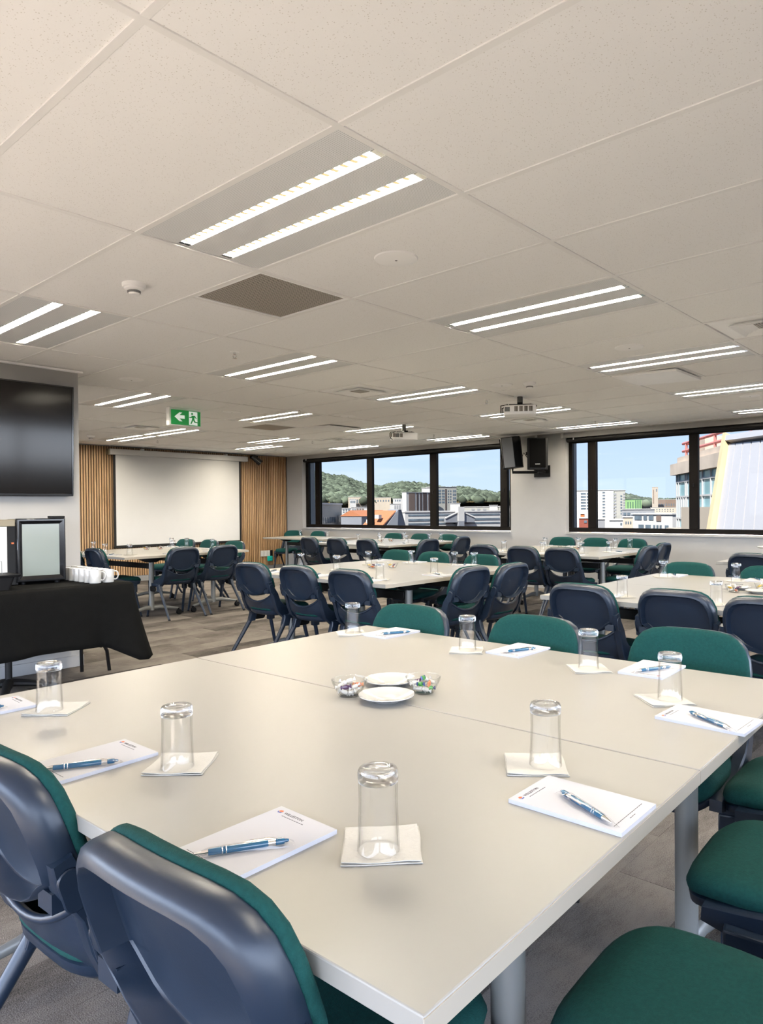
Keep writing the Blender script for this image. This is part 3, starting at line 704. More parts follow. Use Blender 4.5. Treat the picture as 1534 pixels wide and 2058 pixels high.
# ================================================================= FURNITURE
TZ = 0.725
def make_chair():
    r = thing('conference_chair', 'x', 'chair')
    CZ = 0.685                                        # centre of the back shell
    def yb(x, z): return -0.222 - 0.30 * (z - 0.55) + 0.60 * x * x + 0.10 * max(0, z - 0.72)
    half_ = [(0, .546), (.05, .549), (.10, .558), (.142, .576), (.168, .596), (.190, .610), (.211, .620), (.215, .65), (.213, .695), (.206, .735), (.191, .769), (.168, .793), (.136, .808), (.095, .814), (.05, .8155)]
    half_ = [(x * .945, z) for x, z in half_]; out = half_ + [(0, .816)] + [(-x, z) for x, z in reversed(half_[1:])]
    def ring(sx, st, sb, dy, src=out):
        R = []
        for x, z in src:
            zz = CZ + (z - CZ) * (st if z > CZ else sb); xx = x * sx
            R.append((xx, yb(xx, zz) + dy, zz))
        return R
    MB().rings([ring(.25, .25, .25, .018), ring(.6, .6, .6, .018), ring(.985, .985, .985, .018), ring(1, 1, 1, .012), ring(.995, .99, 1.0, -.008), ring(.97, .955, .995, -.022), ring(.925, .87, .99, -.031),
                ring(.872, .79, .985, -.034), ring(.862, .775, .975, -.032), ring(.825, .71, .94, .006), ring(.80, .68, .92, .010), ring(.5, .45, .6, .011), ring(.2, .2, .2, .011)]).build('back_shell', m_blue, r, angle=40)
    bs = r.children[-1] if r.children else None
    bs = [o for o in COL.objects if o.parent == r and o.name.startswith('back_shell')][0]
    for x, z in ((-.165, .600), (.165, .600), (-.175, .725), (.175, .725)):
        MB().lathe([(0, .006), (.005, .005), (.0075, 0), (0, 0)], 10).xform(Matrix.Translation((x, yb(x, z) + .009, z)) @ Matrix.Rotation(PI / 2, 4, 'X')).build('screw', m_chrome, bs)
    # upholstered back cushion
    pad = [(x, max(z, .572)) for x, z in out]
    MB().rings([ring(.5, .5, .5, 0.018, pad), ring(.965, .985, .97, 0.018, pad), ring(.99, 1.0, .985, 0.019, pad), ring(1.0, 1.025, .985, 0.027, pad), ring(.99, 1.02, .985, 0.037, pad), ring(.95, .98, .95, 0.045, pad), ring(.8, .82, .8, 0.048, pad), ring(.4, .4, .4, 0.049, pad)]).build('back_pad', m_green, r, angle=80)
    # moulded lower back that curls under the seat
    nS, path = 14, [(.02, .388), (-.06, .378), (-.12, .382), (-.165, .405), (-.195, .445), (-.213, .49)]
    outer, inner = [], []
    for k in range(nS + 1):
        s = -1 + 2 * k / nS
        col_o, col_i = [], []
        pts = path + [(-.222, .498 + .079 * abs(s) ** 2.2)]
        for q, (y_, z_) in enumerate(pts):
            wdt = (.160, .175, .184, .187, .188, .189, .190)[q]
            xx = s * wdt; lift = (.0, .004, .008, .012, .012, .006, 0)[q] * s ** 4
            yy = y_ + (.60 * xx * xx if q > 2 else .5 * xx * xx * q / 3)
            col_o.append((xx, yy, z_ + lift))
            col_i.append((xx * .985, yy + (.002, .006, .009, .011, .012, .012, .011)[q], z_ + lift + (.012, .011, .009, .006, .004, .002, -.002)[q]))
        outer.append(col_o); inner.append(col_i)
    m = MB(); nq = len(outer[0])
    m.rings([o + list(reversed(i)) for o, i in zip(outer, inner)], True, True)
    rim = [(c[-1][0], c[-1][1] + .004, c[-1][2]) for c in outer]
    m.tube(rim, .0085, 8)
    for s in (-1, 1): m.box((s * .168, yb(.17, .60) - .018, .590), (.050, .030, .034))
    m.build('lower_back', m_blue, r, angle=60)
    # side rails: back edge, hinge, down and forward under the seat
    for s in (-1, 1):
        cen = [(yb(.20, .66) - .012, .665), (yb(.20, .62) - .010, .622), (-.188, .56), (-.168, .50), (-.138, .450), (-.085, .415), (0, .398), (.09, .398), (.17, .405)]
        wid = [.018, .024, .026, .030, .042, .052, .044, .032, .016]
        R = []
        for k, (y_, z_) in enumerate(cen):
            a = cen[max(k - 1, 0)]; b = cen[min(k + 1, len(cen) - 1)]
            ty, tz = b[0] - a[0], b[1] - a[1]; l = math.hypot(ty, tz); ny, nz_ = -tz / l, ty / l
            h = wid[k]; x0, x1 = s * .180, s * .2135
            R.append([(x0, y_ + ny * h, z_ + nz_ * h), (x0 + s * .029, y_ + ny * h, z_ + nz_ * h), (x1, y_ + ny * h * .88, z_ + nz_ * h * .88), (x1, y_ - ny * h * .88, z_ - nz_ * h * .88), (x0 + s * .029, y_ - ny * h, z_ - nz_ * h), (x0, y_ - ny * h, z_ - nz_ * h)])
        rail = MB().rings(R).build('side_rail', m_blue, r, angle=35)
        P = rrect(.040, .078, .0195, 5)
        MB().prism(P, 0, .006).xform(Matrix.Translation((s * .212, yb(.20, .62) - .010, .612)) @ Matrix.Rotation(math.radians(16) * 1, 4, 'X') @ Matrix.Rotation(s * PI / 2, 4, 'Y') @ Matrix.Rotation(PI / 2, 4, 'Z')).build('hinge_cover', m_blue, rail, bevel=.002, segs=1)
    # seat tray and cushion
    def seat_out(sx, sy, z, n=9, dip=0.0):
        R = []
        for k in range(40):
            a = 2 * PI * k / 40; c, s_ = math.cos(a), math.sin(a); e_ = 2 / 4.2
            xx = sx * math.copysign(abs(c) ** e_, c); yy = .022 + sy * math.copysign(abs(s_) ** e_, s_)
            zz = z - dip * max(0, (yy - .12) / .1) ** 2 * .02
            R.append((xx * (1 - .10 * max(0, -yy / .2)), yy, zz))
        return R
    MB().rings([seat_out(.10, .10, .385), seat_out(.172, .185, .384, dip=.5), seat_out(.188, .205, .402, dip=1), seat_out(.192, .208, .422, dip=1), seat_out(.185, .2, .426, dip=1), seat_out(.1, .1, .426)]).build('seat_tray', m_blue, r, angle=55)
    MB().rings([seat_out(.1, .1, .424), seat_out(.182, .198, .422, dip=1), seat_out(.193, .210, .430, dip=1), seat_out(.196, .213, .444, dip=1), seat_out(.189, .206, .460, dip=1), seat_out(.168, .185, .470, dip=.8), seat_out(.115, .12, .470), seat_out(.05, .05, .467)]).build('seat_pad', m_green, r, angle=80)
    # leg brackets, legs, feet, linking plates
    for s in (-1, 1):
        b = MB()
        b.rings([[(s * .196, -.075, zz), (s * .236, -.072, zz), (s * .240, .122, zz), (s * .196, .130, zz)] for zz in (.366, .402)])
        b.rings([[(s * .192, .070, zz), (s * .232, .070, zz), (s * .238, .124, zz), (s * .192, .132, zz)] for zz in (.295, .37)])
        b.rings([[(s * .192, -.115 - .02 * (zz < .33), zz), (s * .232, -.115 - .02 * (zz < .33), zz), (s * .238, -.055 - .02 * (zz < .33), zz), (s * .192, -.055 - .02 * (zz < .33), zz)] for zz in (.305, .37, .395)])
        bo = b.build('leg_bracket', m_blue, r, bevel=.006)
        lp = MB().prism(rrect(.115, .062, .024, 4, .0, 0), 0, .016)
        for k in range(3): lp.box((-.027 + k * .027, 0, .017), (.012, .058, .005))
        lp.xform(Matrix.Translation((s * .236, .006, .338)) @ Matrix.Rotation(s * PI / 2, 4, 'Y') @ Matrix.Rotation(PI / 2, 4, 'Z')).build('linking_plate', m_bpl, bo, bevel=.002, segs=1)
        for top, foot, r0, r1 in (((s * .212, .092, .34), (s * .224, .175, .0), .019, .0135), ((s * .212, -.090, .35), (s * .232, -.335, .0), .020, .0135)):
            lg = MB().tube([top, tuple(top[i] + (foot[i] - top[i]) * .5 for i in range(3)), foot], [r0, (r0 + r1) / 2, r1], 12, flat=.85).build('leg', m_blue, r)
            d = Vector(foot) - Vector(top); d.normalize(); f = Vector(foot)
            MB().tube([f - d * .016, f + Vector((0, 0, 0)) - d * .0], [r1 * 1.12, r1 * 1.12], 12, flat=.88).build('foot_cap', m_bpl, lg)
    return r

def make_table(depth=.85, length=1.70):
    r = thing('folding_table', 'x', 'table')
    hx, hy = depth / 2, length / 2
    MB().prism([(-hx + .0012, -hy), (hx - .0012, -hy), (hx - .0012, hy), (-hx + .0012, hy)], TZ - .027, TZ).build('tabletop', m_lam, r, bevel=.0025)
    for a, b in (((-hx + .0005, -hy - .0012), (hx - .0005, -hy + .0006)), ((-hx + .0005, hy - .0006), (hx - .0005, hy + .0012))):
        MB().span((a[0], a[1], TZ - .0275), (b[0], b[1], TZ - .0022)).build('edge_band', m_edge, r, smooth=False)
    MB().span((-.022, -hy + .2, .565), (.022, hy - .2, .625)).build('beam', m_bmat, r, bevel=.006)
    for s in (-1, 1):
        yy = s * (hy - .17)
        c = MB().cyl((0, yy, .085), (0, yy, TZ - .075), .0285, n=24).build('column', m_silver, r)
        MB().rings([[(-.16, yy - .045, TZ - .028), (.16, yy - .045, TZ - .028), (.16, yy + .045, TZ - .028), (-.16, yy + .045, TZ - .028)], [(-.14, yy - .045, TZ - .045), (.14, yy - .045, TZ - .045), (.14, yy + .045, TZ - .045), (-.14, yy + .045, TZ - .045)],
                    [(-.045, yy - .04, TZ - .085), (.045, yy - .04, TZ - .085), (.045, yy + .04, TZ - .085), (-.045, yy + .04, TZ - .085)]], True, True).build('flip_bracket', m_bpl, c)
        for t in (-1, 1):
            a = MB().tube([(0, yy, .115), (t * .10, yy + s * .01, .118), (t * .26, yy + s * .03, .088), (t * .325, yy + s * .035, .076)], [.028, .024, .016, .013], 12, flat=.7).build('foot_arm', m_silver, r)
            w = MB()
            for q in (-1, 1): w.lathe([(0, -.009), (.026, -.009), (.030, -.004), (.030, .004), (.026, .009), (0, .009)], 18).xform(Matrix.Identity(4))
            w = MB()
            for q in (-1, 1):
                k = MB().lathe([(0, -.009), (.026, -.009), (.030, -.004), (.030, .004), (.026, .009), (0, .009)], 18).xform(Matrix.Translation((t * .325 + .012, yy + s * .035 + q * .014, .030)) @ Matrix.Rotation(PI / 2, 4, 'X'))
                w.add(k.v, k.f)
            w.tube([(t * .325, yy + s * .035, .078), (t * .325 + .004, yy + s * .035, .055), (t * .325 + .012, yy + s * .035, .030)], [.012, .014, .008], 8)
            w.build('castor', m_bpl, a)
    return r

TN = {'T1': 'big foreground table', 'T2': 'middle table', 'T3': 'table before the screen', 'T4': 'table under the left window', 'T4b': 'corner table by the slats',
      'T5': 'table below the speakers', 'T6': 'table at the right edge', 'T7': 'half-hidden far right table'}
BASE = {'T1': (.528, .459, 1.6), 'T2': (3.43, 3.29, 0), 'T3': (3.70, 7.50, 3.5), 'T4': (7.08, 6.72, 0), 'T5': (6.66, 3.35, 0), 'T6': (3.57, .47, 0), 'T7': (6.70, .50, 0), 'T4b': (8.02, 9.15, 0)}
tab0 = make_table(); used = False
for k, (bx, by, a) in BASE.items():
    a = math.radians(a); n = 1 if k == 'T4b' else 2
    for q in range(n):
        lx, ly = .425 + .85 * q, .85
        p = (bx + lx * math.cos(a) - ly * math.sin(a), by + lx * math.sin(a) + ly * math.cos(a), 0)
        lab = 'cream flip-top table on silver columns, %s of the %s' % (('front-left half', 'rear half')[q], TN[k]) if n == 2 else 'single cream flip-top table in the corner by the oak slat wall and left window'
        if not used: tab0.location = p; tab0.rotation_euler = (0, 0, a); tag(tab0, lab, None, 'cream meeting tables'); used = True
        else: dup(tab0, None, p, a, lab, 'cream meeting tables')

# chairs: key, side, list of back-top centres (x, y) in metres, seen facing the table
CH = [('T1', 'xmin', [(.422, .80), (.422, 1.40)]), ('T1', 'ymin', [(1.11, .063), (1.69, .063), (2.20, .15)]), ('T1', 'xmax', [(2.443, .880), (2.373, 1.440), (2.31, 2.026)]),
      ('T2', 'xmin', [(3.365, 3.607), (3.375, 4.182), (3.355, 4.729)]), ('T2', 'ymin', [(4.092, 3.028), (4.528, 2.964)]), ('T2', 'xmax', [(5.239, 3.763), (5.279, 4.361), (5.323, 4.886)]),
      ('T3', 'ymin', [(4.338, 7.335), (4.896, 7.375)]), ('T3', 'xmin', [(3.60, 8.06), (3.56, 8.62)]), ('T3', 'xmax', [(5.615, 8.183), (5.655, 8.849), (5.608, 9.403)]),
      ('T4', 'xmin', [(7.02, 7.131), (7.025, 7.762), (7.03, 8.388)]), ('T4', 'ymin', [(7.486, 6.30), (8.358, 6.391)]), ('T4', 'xmax', [(8.96, 7.13), (8.97, 7.74), (8.98, 8.36)]),
      ('T4b', 'xmax', [(9.08, 10.46), (9.09, 11.25)]),
      ('T5', 'xmin', [(6.56, 3.745), (6.53, 4.209), (6.60, 4.790)]), ('T5', 'ymin', [(7.36, 3.09), (8.048, 3.206)]), ('T5', 'xmax', [(8.90, 3.968), (8.88, 4.490), (8.95, 5.04)]),
      ('T6', 'xmin', [(3.451, .915), (3.51, 1.363), (3.473, 1.872)]), ('T6', 'xmax', [(5.30, 1.365), (5.337, 1.937)]), ('T7', 'xmin', [(6.626, 1.883)])]
SIDE = {'xmin': 'front-left side', 'xmax': 'rear window side', 'ymin': 'right-hand side', 'ymax': 'left-hand side'}
def ordinal(i, n):
    # i counts from the left as seen in the photo
    if n == 1: return 'only one'
    if n == 2: return ('left one', 'right one')[i]
    if n == 3: return ('leftmost', 'middle one', 'rightmost')[i]
    return (['leftmost', 'second-from-left', 'third-from-left', 'fourth-from-left', 'fifth-from-left'][i]) if i < n - 1 else 'rightmost'
RZ = {'xmin': -PI / 2, 'xmax': PI / 2, 'ymin': 0.0, 'ymax': PI}
chair0 = make_chair(); used = False; SEATS = []
random.seed(5)
for k, side, L in CH:
    order = sorted(range(len(L)), key=lambda i: -L[i][1] if side[0] == 'x' else L[i][0])
    for i, (x, y) in enumerate(L):
        rz = RZ[side] + math.radians(random.uniform(-2.5, 2.5)) + math.radians(BASE[k][2]) * .7
        if k == 'T1' and side == 'xmin': rz = -PI / 2 + math.radians((3.5, 3.0)[i])
        if k == 'T4b' and i == 1: rz += math.radians(25)
        off = Vector((0, .287, 0)); off.rotate(Euler((0, 0, rz)))
        p = (x + off.x, y + off.y, 0)
        look = 'blue shell chair' if side != 'xmax' else 'green-fronted chair'
        lab = '%s, %s on the %s of the %s' % (look, ordinal(order.index(i), len(L)), SIDE[side], TN[k])
        g = 'chairs around the meeting tables'
        if not used: chair0.location = p; chair0.rotation_euler = (0, 0, rz); tag(chair0, lab, None, g); used = True
        else: dup(chair0, None, p, rz, lab, g)
        SEATS.append((k, side, x, y, order.index(i), len(L)))

# ---------------------------------------------------------------- tableware
def make_tumbler():
    r = thing('drinking_glass', 'x', 'glass')
    # upturned: rim on the napkin, thick base on top
    MB().lathe([(.0312, 0), (.0318, .001), (.0300, .04), (.0288, .075), (.0292, .100), (.0296, .104), (.0272, .104), (.0268, .100), (.0266, .075), (.0280, .04), (.0300, .001)], 36, closed=True).build('wall', m_tumbler, r, angle=60)
    MB().lathe([(0, .1035), (.024, .1035), (.0295, .1040), (.0305, .110), (.0305, .118), (.0285, .1225), (.022, .1225), (.019, .1205), (0, .1200)], 36).build('thick_base', m_glass, r, angle=50)
    return r
def make_napkin():
    m = MB(); n = 6
    for lay in range(2):
        top, z0 = [], .0006 + lay * .0016
        for j in range(n + 1):
            row_ = []
            for i in range(n + 1):
                u, v = i / n - .5, j / n - .5
                z = z0 + .0022 * (abs(u) + abs(v)) ** 2 * (1 + .5 * math.sin(9 * u + 4 * v + lay)) * (lay * .8 + .2) + .0012
                row_.append((u * (.118 - lay * .004) + .001 * math.sin(7 * v + lay), v * (.118 - lay * .003) + .001 * math.sin(6 * u), z))
            top.append(row_)
        o = [(x_, y_, z_ - .0012) for r_ in top for x_, y_, z_ in r_]; t = [p for r_ in top for p in r_]; k = (n + 1) ** 2; fs = []
        for j in range(n):
            for i in range(n):
                a = j * (n + 1) + i; fs += [(k + a, k + a + 1, k + a + n + 2, k + a + n + 1), (a + n + 1, a + n + 2, a + 1, a)]
        bd = [i for i in range(n)] + [n + j * (n + 1) for j in range(n)] + [n * (n + 1) + n - i for i in range(n)] + [(n - j) * (n + 1) for j in range(n)]
        fs += [(bd[i], bd[(i + 1) % len(bd)], k + bd[(i + 1) % len(bd)], k + bd[i]) for i in range(len(bd))]
        m.add(o + t, fs)
    o = m.build('paper_napkin', m_nap, None, angle=60); tag(o, 'x', 'napkin'); return o
def make_pad():
    r = thing('notepad', 'x', 'notepad')
    MB().box((0, 0, .0035), (.138, .206, .007)).build('sheets', m_paper, r, smooth=False)
    lg = MB()
    lg.add([(-.057, .0885, .0072), (-.053, .0865, .0072), (-.047, .0885, .0072), (-.0495, .093, .0072), (-.055, .0925, .0072)], [(0, 1, 2, 3, 4)])
    lo = lg.build('logo_orange', m_red, r, smooth=False)
    MB().add([(-.0585, .088, .0072), (-.055, .083, .0072), (-.048, .0835, .0072), (-.0465, .0875, .0072), (-.053, .0855, .0072)], [(0, 1, 2, 3, 4)]).build('logo_blue', m_lblue, r, smooth=False)
    t = text_mesh('WILLESTON', .0085, m_print, 'lettering'); inst(t, 'lettering', r, (-.042, .0855, .0072))
    f = MB()
    for k in range(9): f.span((-.038 + k * .006, .0785, .0070), (-.0335 + k * .006, .0797, .0072))
    f.build('small_print', m_print, r, smooth=False)
    f = MB()
    for k in range(15): f.span((-.055 + k * .0074, -.0845, .0070), (-.0492 + k * .0074, -.0833, .0072))
    for k in range(3): f.span((-.011 + k * .0074, -.092, .0070), (-.0052 + k * .0074, -.0908, .0072))
    f.build('footer_print', m_print, r, smooth=False)
    return r
def make_pen():
    r = thing('ballpoint_pen', 'x', 'pen')          # tip at the origin, lying along +y
    Ry = Matrix.Translation((0, 0, .0062)) @ Matrix.Rotation(-PI / 2, 4, 'X')
    def la(prof, nm, m, par=r, n=18): return MB().lathe(prof, n).xform(Ry).build(nm, m, par)
    la([(0, 0), (.0009, .0), (.0022, .006), (.0044, .019), (.0046, .021), (0, .021)], 'metal_tip', m_chrome)
    la([(0, .021), (.0048, .0212), (.0052, .04), (.0052, .104), (.0046, .107), (0, .107)], 'barrel', m_pen)
    for z in (.041, .0465): la([(.0053, z - .0008), (.0056, z), (.0053, z + .0008)], 'ring', m_chrome)
    la([(0, .107), (.0038, .1072), (.0038, .1175), (0, .1178)], 'chrome_collar', m_chrome)
    la([(0, .1178), (.0047, .118), (.0049, .126), (.0043, .131), (0, .1312)], 'end_cap', m_pen)
    la([(0, .1312), (.0026, .1312), (.0028, .134), (.0018, .1375), (0, .138)], 'stylus_tip', m_pen)
    MB().tube([(-.004, .118, .0085), (-.0062, .108, .010), (-.0064, .08, .010), (-.0058, .071, .0088)], [.0016, .0015, .0013, .0012], 8, flat=2.0).build('clip', m_chrome, r)
    R = []
    for yk, w_, h_ in ((-.008, .010, .0006), (.0, .0098, .004), (.02, .0095, .0115), (.11, .0095, .0125), (.135, .010, .008), (.146, .0105, .0008)):
        R.append([(w_ * math.cos(a * PI / 8), yk, .0004 + h_ * max(0, math.sin(a * PI / 8))) for a in range(9)] )
    MB().rings(R, False, False, closed=False).build('clear_sleeve', m_sleeve, r, angle=80)
    return r
glass0, nap0, pad0, pen0 = make_tumbler(), make_napkin(), make_pad(), make_pen()
for o in (glass0, nap0, pad0, pen0): kids(o)
def first_or_dup(o, state, loc, rz, label, group):
    if not state.get(o.name):
        state[o.name] = True; o.location = loc; o.rotation_euler = (0, 0, rz); o['label'] = label; o['group'] = group; return o
    return dup(o, None, loc, rz, label, group)
ST = {}
GLS = {'T1': [(.744, .732), (.730, 1.273), (1.205, .722), (.731, 1.891), (1.824, .716), (2.018, 1.052), (2.010, 1.523), (1.995, 2.10)],
       'T2': [(4.03, 4.90), (4.00, 4.40), (3.622, 3.526), (4.566, 4.589), (4.881, 4.344), (4.237, 3.532), (4.934, 3.876), (4.99, 3.70)],
       'T3': [(4.06, 9.05), (3.86, 8.30), (3.96, 7.90), (5.20, 9.15), (4.823, 8.451), (5.30, 8.92), (5.33, 8.33)],
       'T4': [(8.30, 8.08), (8.50, 7.72), (7.70, 6.95), (8.45, 7.14), (8.62, 7.04), (7.55, 7.35), (7.78, 8.05)],
       'T4b': [(8.56, 10.42), (8.62, 9.72)],
       'T5': [(7.98, 4.77), (7.0, 4.22), (8.10, 4.36), (7.10, 3.78), (7.45, 3.62), (8.12, 3.86), (8.18, 3.70), (6.93, 4.70)],
       'T6': [(3.741, 1.74), (4.98, 2.00), (4.98, 1.50), (3.728, 1.221)]}
NAP1 = [(.760, .741, -46), (.747, 1.287, -49), (1.196, .740, -53), (.750, 1.895, -50), (1.815, .728, -42), (2.016, 1.050, -47), (2.005, 1.523, -56), (1.986, 2.10, -36)]
def side_of(k, x, y):
    bx, by, _ = BASE[k]; w_ = .85 if k == 'T4b' else 1.70
    d = {'xmin': x - bx, 'xmax': bx + w_ - x, 'ymin': y - by, 'ymax': by + 1.70 - y}
    return min(d, key=d.get)
def az_of(x, y): return math.atan2(x * math.cos(.8562) - y * math.sin(.8562), x * math.sin(.8562) + y * math.cos(.8562))
random.seed(9)
for k, L in GLS.items():
    by_side = {}
    for i, p in enumerate(L): by_side.setdefault(side_of(k, *p), []).append(i)
    for s, idx in by_side.items():
        idx.sort(key=lambda i: az_of(*L[i]))
        for q, i in enumerate(idx):
            x, y = L[i]; wh = '%s on the %s of the %s' % (ordinal(q, len(idx)), SIDE[s], TN[k])
            first_or_dup(glass0, ST, (x, y, TZ + .0028), random.uniform(0, 6), 'upturned tumbler, ' + wh, 'upturned drinking glasses')
            nx, ny, na = NAP1[i] if k == 'T1' else (x + .015, y + .008, -48 + random.uniform(-8, 8))
            first_or_dup(nap0, ST, (nx, ny, TZ), math.radians(na), 'cream napkin, ' + wh, 'paper napkins')
PADS1 = [('ymin', 1.085, .580, 0), ('xmin', .640, .891, -PI / 2), ('xmin', .640, 1.44, -PI / 2), ('ymin', 1.71, .578, 0), ('xmax', 2.118, 1.378, PI / 2), ('xmax', 2.128, .891, PI / 2), ('xmax', 2.09, 1.975, PI / 2), ('xmin', .625, 2.03, -PI / 2)]
PENS1 = [((1.028, .497), (1.088, .621)), ((.546, .913), (.668, .840)), ((.540, 1.442), (.661, 1.373)), ((1.639, .505), (1.705, .615)), ((2.02, 1.379), (2.138, 1.329)), ((2.032, .904), (2.155, .846)), ((2.0, 1.959), (2.115, 1.905)), ((.53, 2.04), (.655, 1.99))]
def put_pads(k, P, pens=None):
    by_side = {}
    for i, p in enumerate(P): by_side.setdefault(p[0], []).append(i)
    for s, idx in by_side.items():
        idx.sort(key=lambda i: az_of(P[i][1], P[i][2]))
        for q, i in enumerate(idx):
            _, x, y, rz = P[i]; wh = '%s on the %s of the %s' % (ordinal(q, len(idx)), SIDE[s], TN[k])
            first_or_dup(pad0, ST, (x, y, TZ), rz + math.radians(random.uniform(-2, 2)), 'white notepad, ' + wh, 'notepads at the places')
            if pens: (ax, ay), (bx, by) = pens[i]; a = math.atan2(by - ay, bx - ax) - PI / 2
            else:
                a = rz + math.radians(30 if s != 'ymin' else -30)
                v = Vector((0, -.065)); v.rotate(Matrix.Rotation(a, 2)); ax, ay = x + v.x, y + v.y
            first_or_dup(pen0, ST, (ax, ay, TZ + .0072), a, 'blue pen, ' + wh, 'pens on the notepads')
put_pads('T1', PADS1, PENS1)
for k in ('T2', 'T3', 'T4', 'T5', 'T6'):
    P = []; bx, by, ba = BASE[k]; ba = math.radians(ba)
    for kk, s, x, y, i, n in SEATS:
        if kk != k: continue
        lx, ly = (x - bx) * math.cos(ba) + (y - by) * math.sin(ba), -(x - bx) * math.sin(ba) + (y - by) * math.cos(ba)
        if s == 'xmin': q = (.125, ly - .05)
        elif s == 'xmax': q = (1.70 - .125, ly + .05)
        else: q = (lx + .05, .125)
        q = (min(max(q[0], .12), 1.58), min(max(q[1], .12), 1.58))
        P.append((s, bx + q[0] * math.cos(ba) - q[1] * math.sin(ba), by + q[0] * math.sin(ba) + q[1] * math.cos(ba), RZ[s] + ba))
    put_pads(k, P)

# bowls of wrapped sweets and saucers
def make_bowl():
    o = MB().lathe([(0, 0), (.026, 0), (.029, .002), (.036, .014), (.046, .034), (.0495, .044), (.0500, .046), (.0482, .046), (.0470, .044), (.0435, .034), (.0335, .015), (.026, .004), (0, .004)], 36).build('glass_bowl', m_bowl, None, angle=60)
    tag(o, 'x', 'bowl'); return o
def make_saucer():
    o = MB().lathe([(0, 0), (.040, 0), (.044, .003), (.064, .012), (.0745, .0165), (.0745, .0185), (.064, .0148), (.046, .0062), (.030, .0050), (.029, .0038), (0, .0036)], 44).build('saucer', m_ceram, None, angle=50)
    tag(o, 'x', 'saucer'); return o
def make_sweet(kind):
    m = MB(); mats_ = {'white': (M('sweet_white', (.46, .42, .36), .3, coat=.5), M('sweet_wrapper', (.52, .50, .46), .25, coat=.4)), 'green': (M('sweet_green', (.02, .20, .015), .3, coat=.5), M('sweet_navy', (.008, .025, .13), .3)),
                       'orange': (M('sweet_orange', (.45, .09, .015), .3, coat=.5), M('sweet_orange_end', (.45, .15, .05), .3)), 'purple': (M('sweet_purple', (.05, .010, .05), .3, coat=.5), M('sweet_purple_end', (.06, .02, .07), .3)), 'yellow': (M('sweet_yellow', (.45, .26, .02), .3, coat=.5), M('sweet_yellow_end', (.45, .33, .1), .3))}[kind]
    r = thing('wrapped_sweet', 'x', 'sweet')
    MB().tube([(-.0105, 0, 0), (-.0095, 0, 0), (-.004, 0, 0), (.004, 0, 0), (.0095, 0, 0), (.0105, 0, 0)], [.003, .0065, .0078, .0078, .0065, .003], 10, flat=.8).build('sweet_body', mats_[0], r)
    for s in (-1, 1): MB().tube([(s * .0100, 0, 0), (s * .013, 0, 0), (s * .020, 0, .001)], [.0022, .0028, .0075], 8, flat=.45).build('twist', mats_[1], r)
    return r
bowl0, sau0 = make_bowl(), make_saucer()
SW = {c: make_sweet(c) for c in ('white', 'green', 'orange', 'purple', 'yellow')}
for o in SW.values(): kids(o)
BWL = {'T1': [(1.323, 1.408), (1.475, 1.272)], 'T2': [(4.32, 4.30), (4.44, 4.17)], 'T3': [(4.60, 8.72), (4.77, 8.68)], 'T4': [(7.83, 7.60), (8.02, 7.56)], 'T5': [(7.55, 4.28), (7.66, 4.14)], 'T6': [(4.374, 1.332), (4.543, 1.215)]}
MIX = {('T1', 0): ['white'] * 9 + ['purple', 'white', 'orange', 'white'], ('T1', 1): ['white'] * 5 + ['green', 'white', 'purple', 'white', 'green', 'orange', 'white', 'white']}
random.seed(21)
for k, L in BWL.items():
    for q, (x, y) in enumerate(L):
        wh = '%s one of two on the %s' % (('left', 'right')[q], TN[k])
        first_or_dup(bowl0, ST, (x, y, TZ), 0, 'glass sweet bowl, %s' % wh, 'glass bowls of sweets')
        kinds_ = MIX.get((k, q), ['white', 'white', 'orange', 'white', 'yellow', 'purple', 'white'])
        cnt = {}
        spots = []
        nlow = min(6, len(kinds_) // 2)
        for i in range(len(kinds_)):
            if i < nlow: a = 2 * PI * i / nlow; spots.append((.0180 * math.cos(a), .0180 * math.sin(a), .0135))
            elif i < len(kinds_) - 1: a = 2 * PI * i / (len(kinds_) - 1 - nlow) + .4; spots.append((.0235 * math.cos(a), .0235 * math.sin(a), .0290))
            else: spots.append((.004, .003, .040))
        if k == 'T1' and q == 1: kinds_[-1] = 'green'
        for kd, (dx, dy, dz) in zip(kinds_, spots):
            cnt[kd] = cnt.get(kd, 0) + 1
            o = SW[kd]; lab = '%s wrapped sweet in the %s bowl on the %s' % (kd, ('left', 'right')[q], TN[k])
            e = first_or_dup(o, ST, (x + dx, y + dy, TZ + dz), 0, lab, 'wrapped sweets: %s, %s' % (kd, wh))
            e.rotation_euler = (random.uniform(-.5, .5), random.uniform(-.4, .4), random.uniform(0, 6)); e.scale = (.84, .84, .84)
for x, y, l_ in ((1.351, 1.295, 'white saucer in front of the two sweet bowls on the big foreground table'), (1.482, 1.405, 'white saucer behind, between the two sweet bowls on the big foreground table'),
                 (4.40, 1.20, 'white saucer before the bowls on the table at the right edge'), (4.53, 1.355, 'white saucer behind the bowls on the table at the right edge')):
    first_or_dup(sau0, ST, (x, y, TZ), 0, l_, 'white saucers')
r = thing('cake_stand', 'white pedestal cake stand on the half-hidden far right table', 'stand', (7.15, 1.86, TZ))
MB().lathe([(0, 0), (.055, 0), (.05, .01), (.018, .03), (.014, .08), (.02, .11), (0, .11)], 28).build('pedestal', m_ceram, r)
MB().lathe([(0, .11), (.09, .112), (.105, .122), (.105, .128), (.09, .12), (0, .118)], 36).build('plate', m_ceram, r)

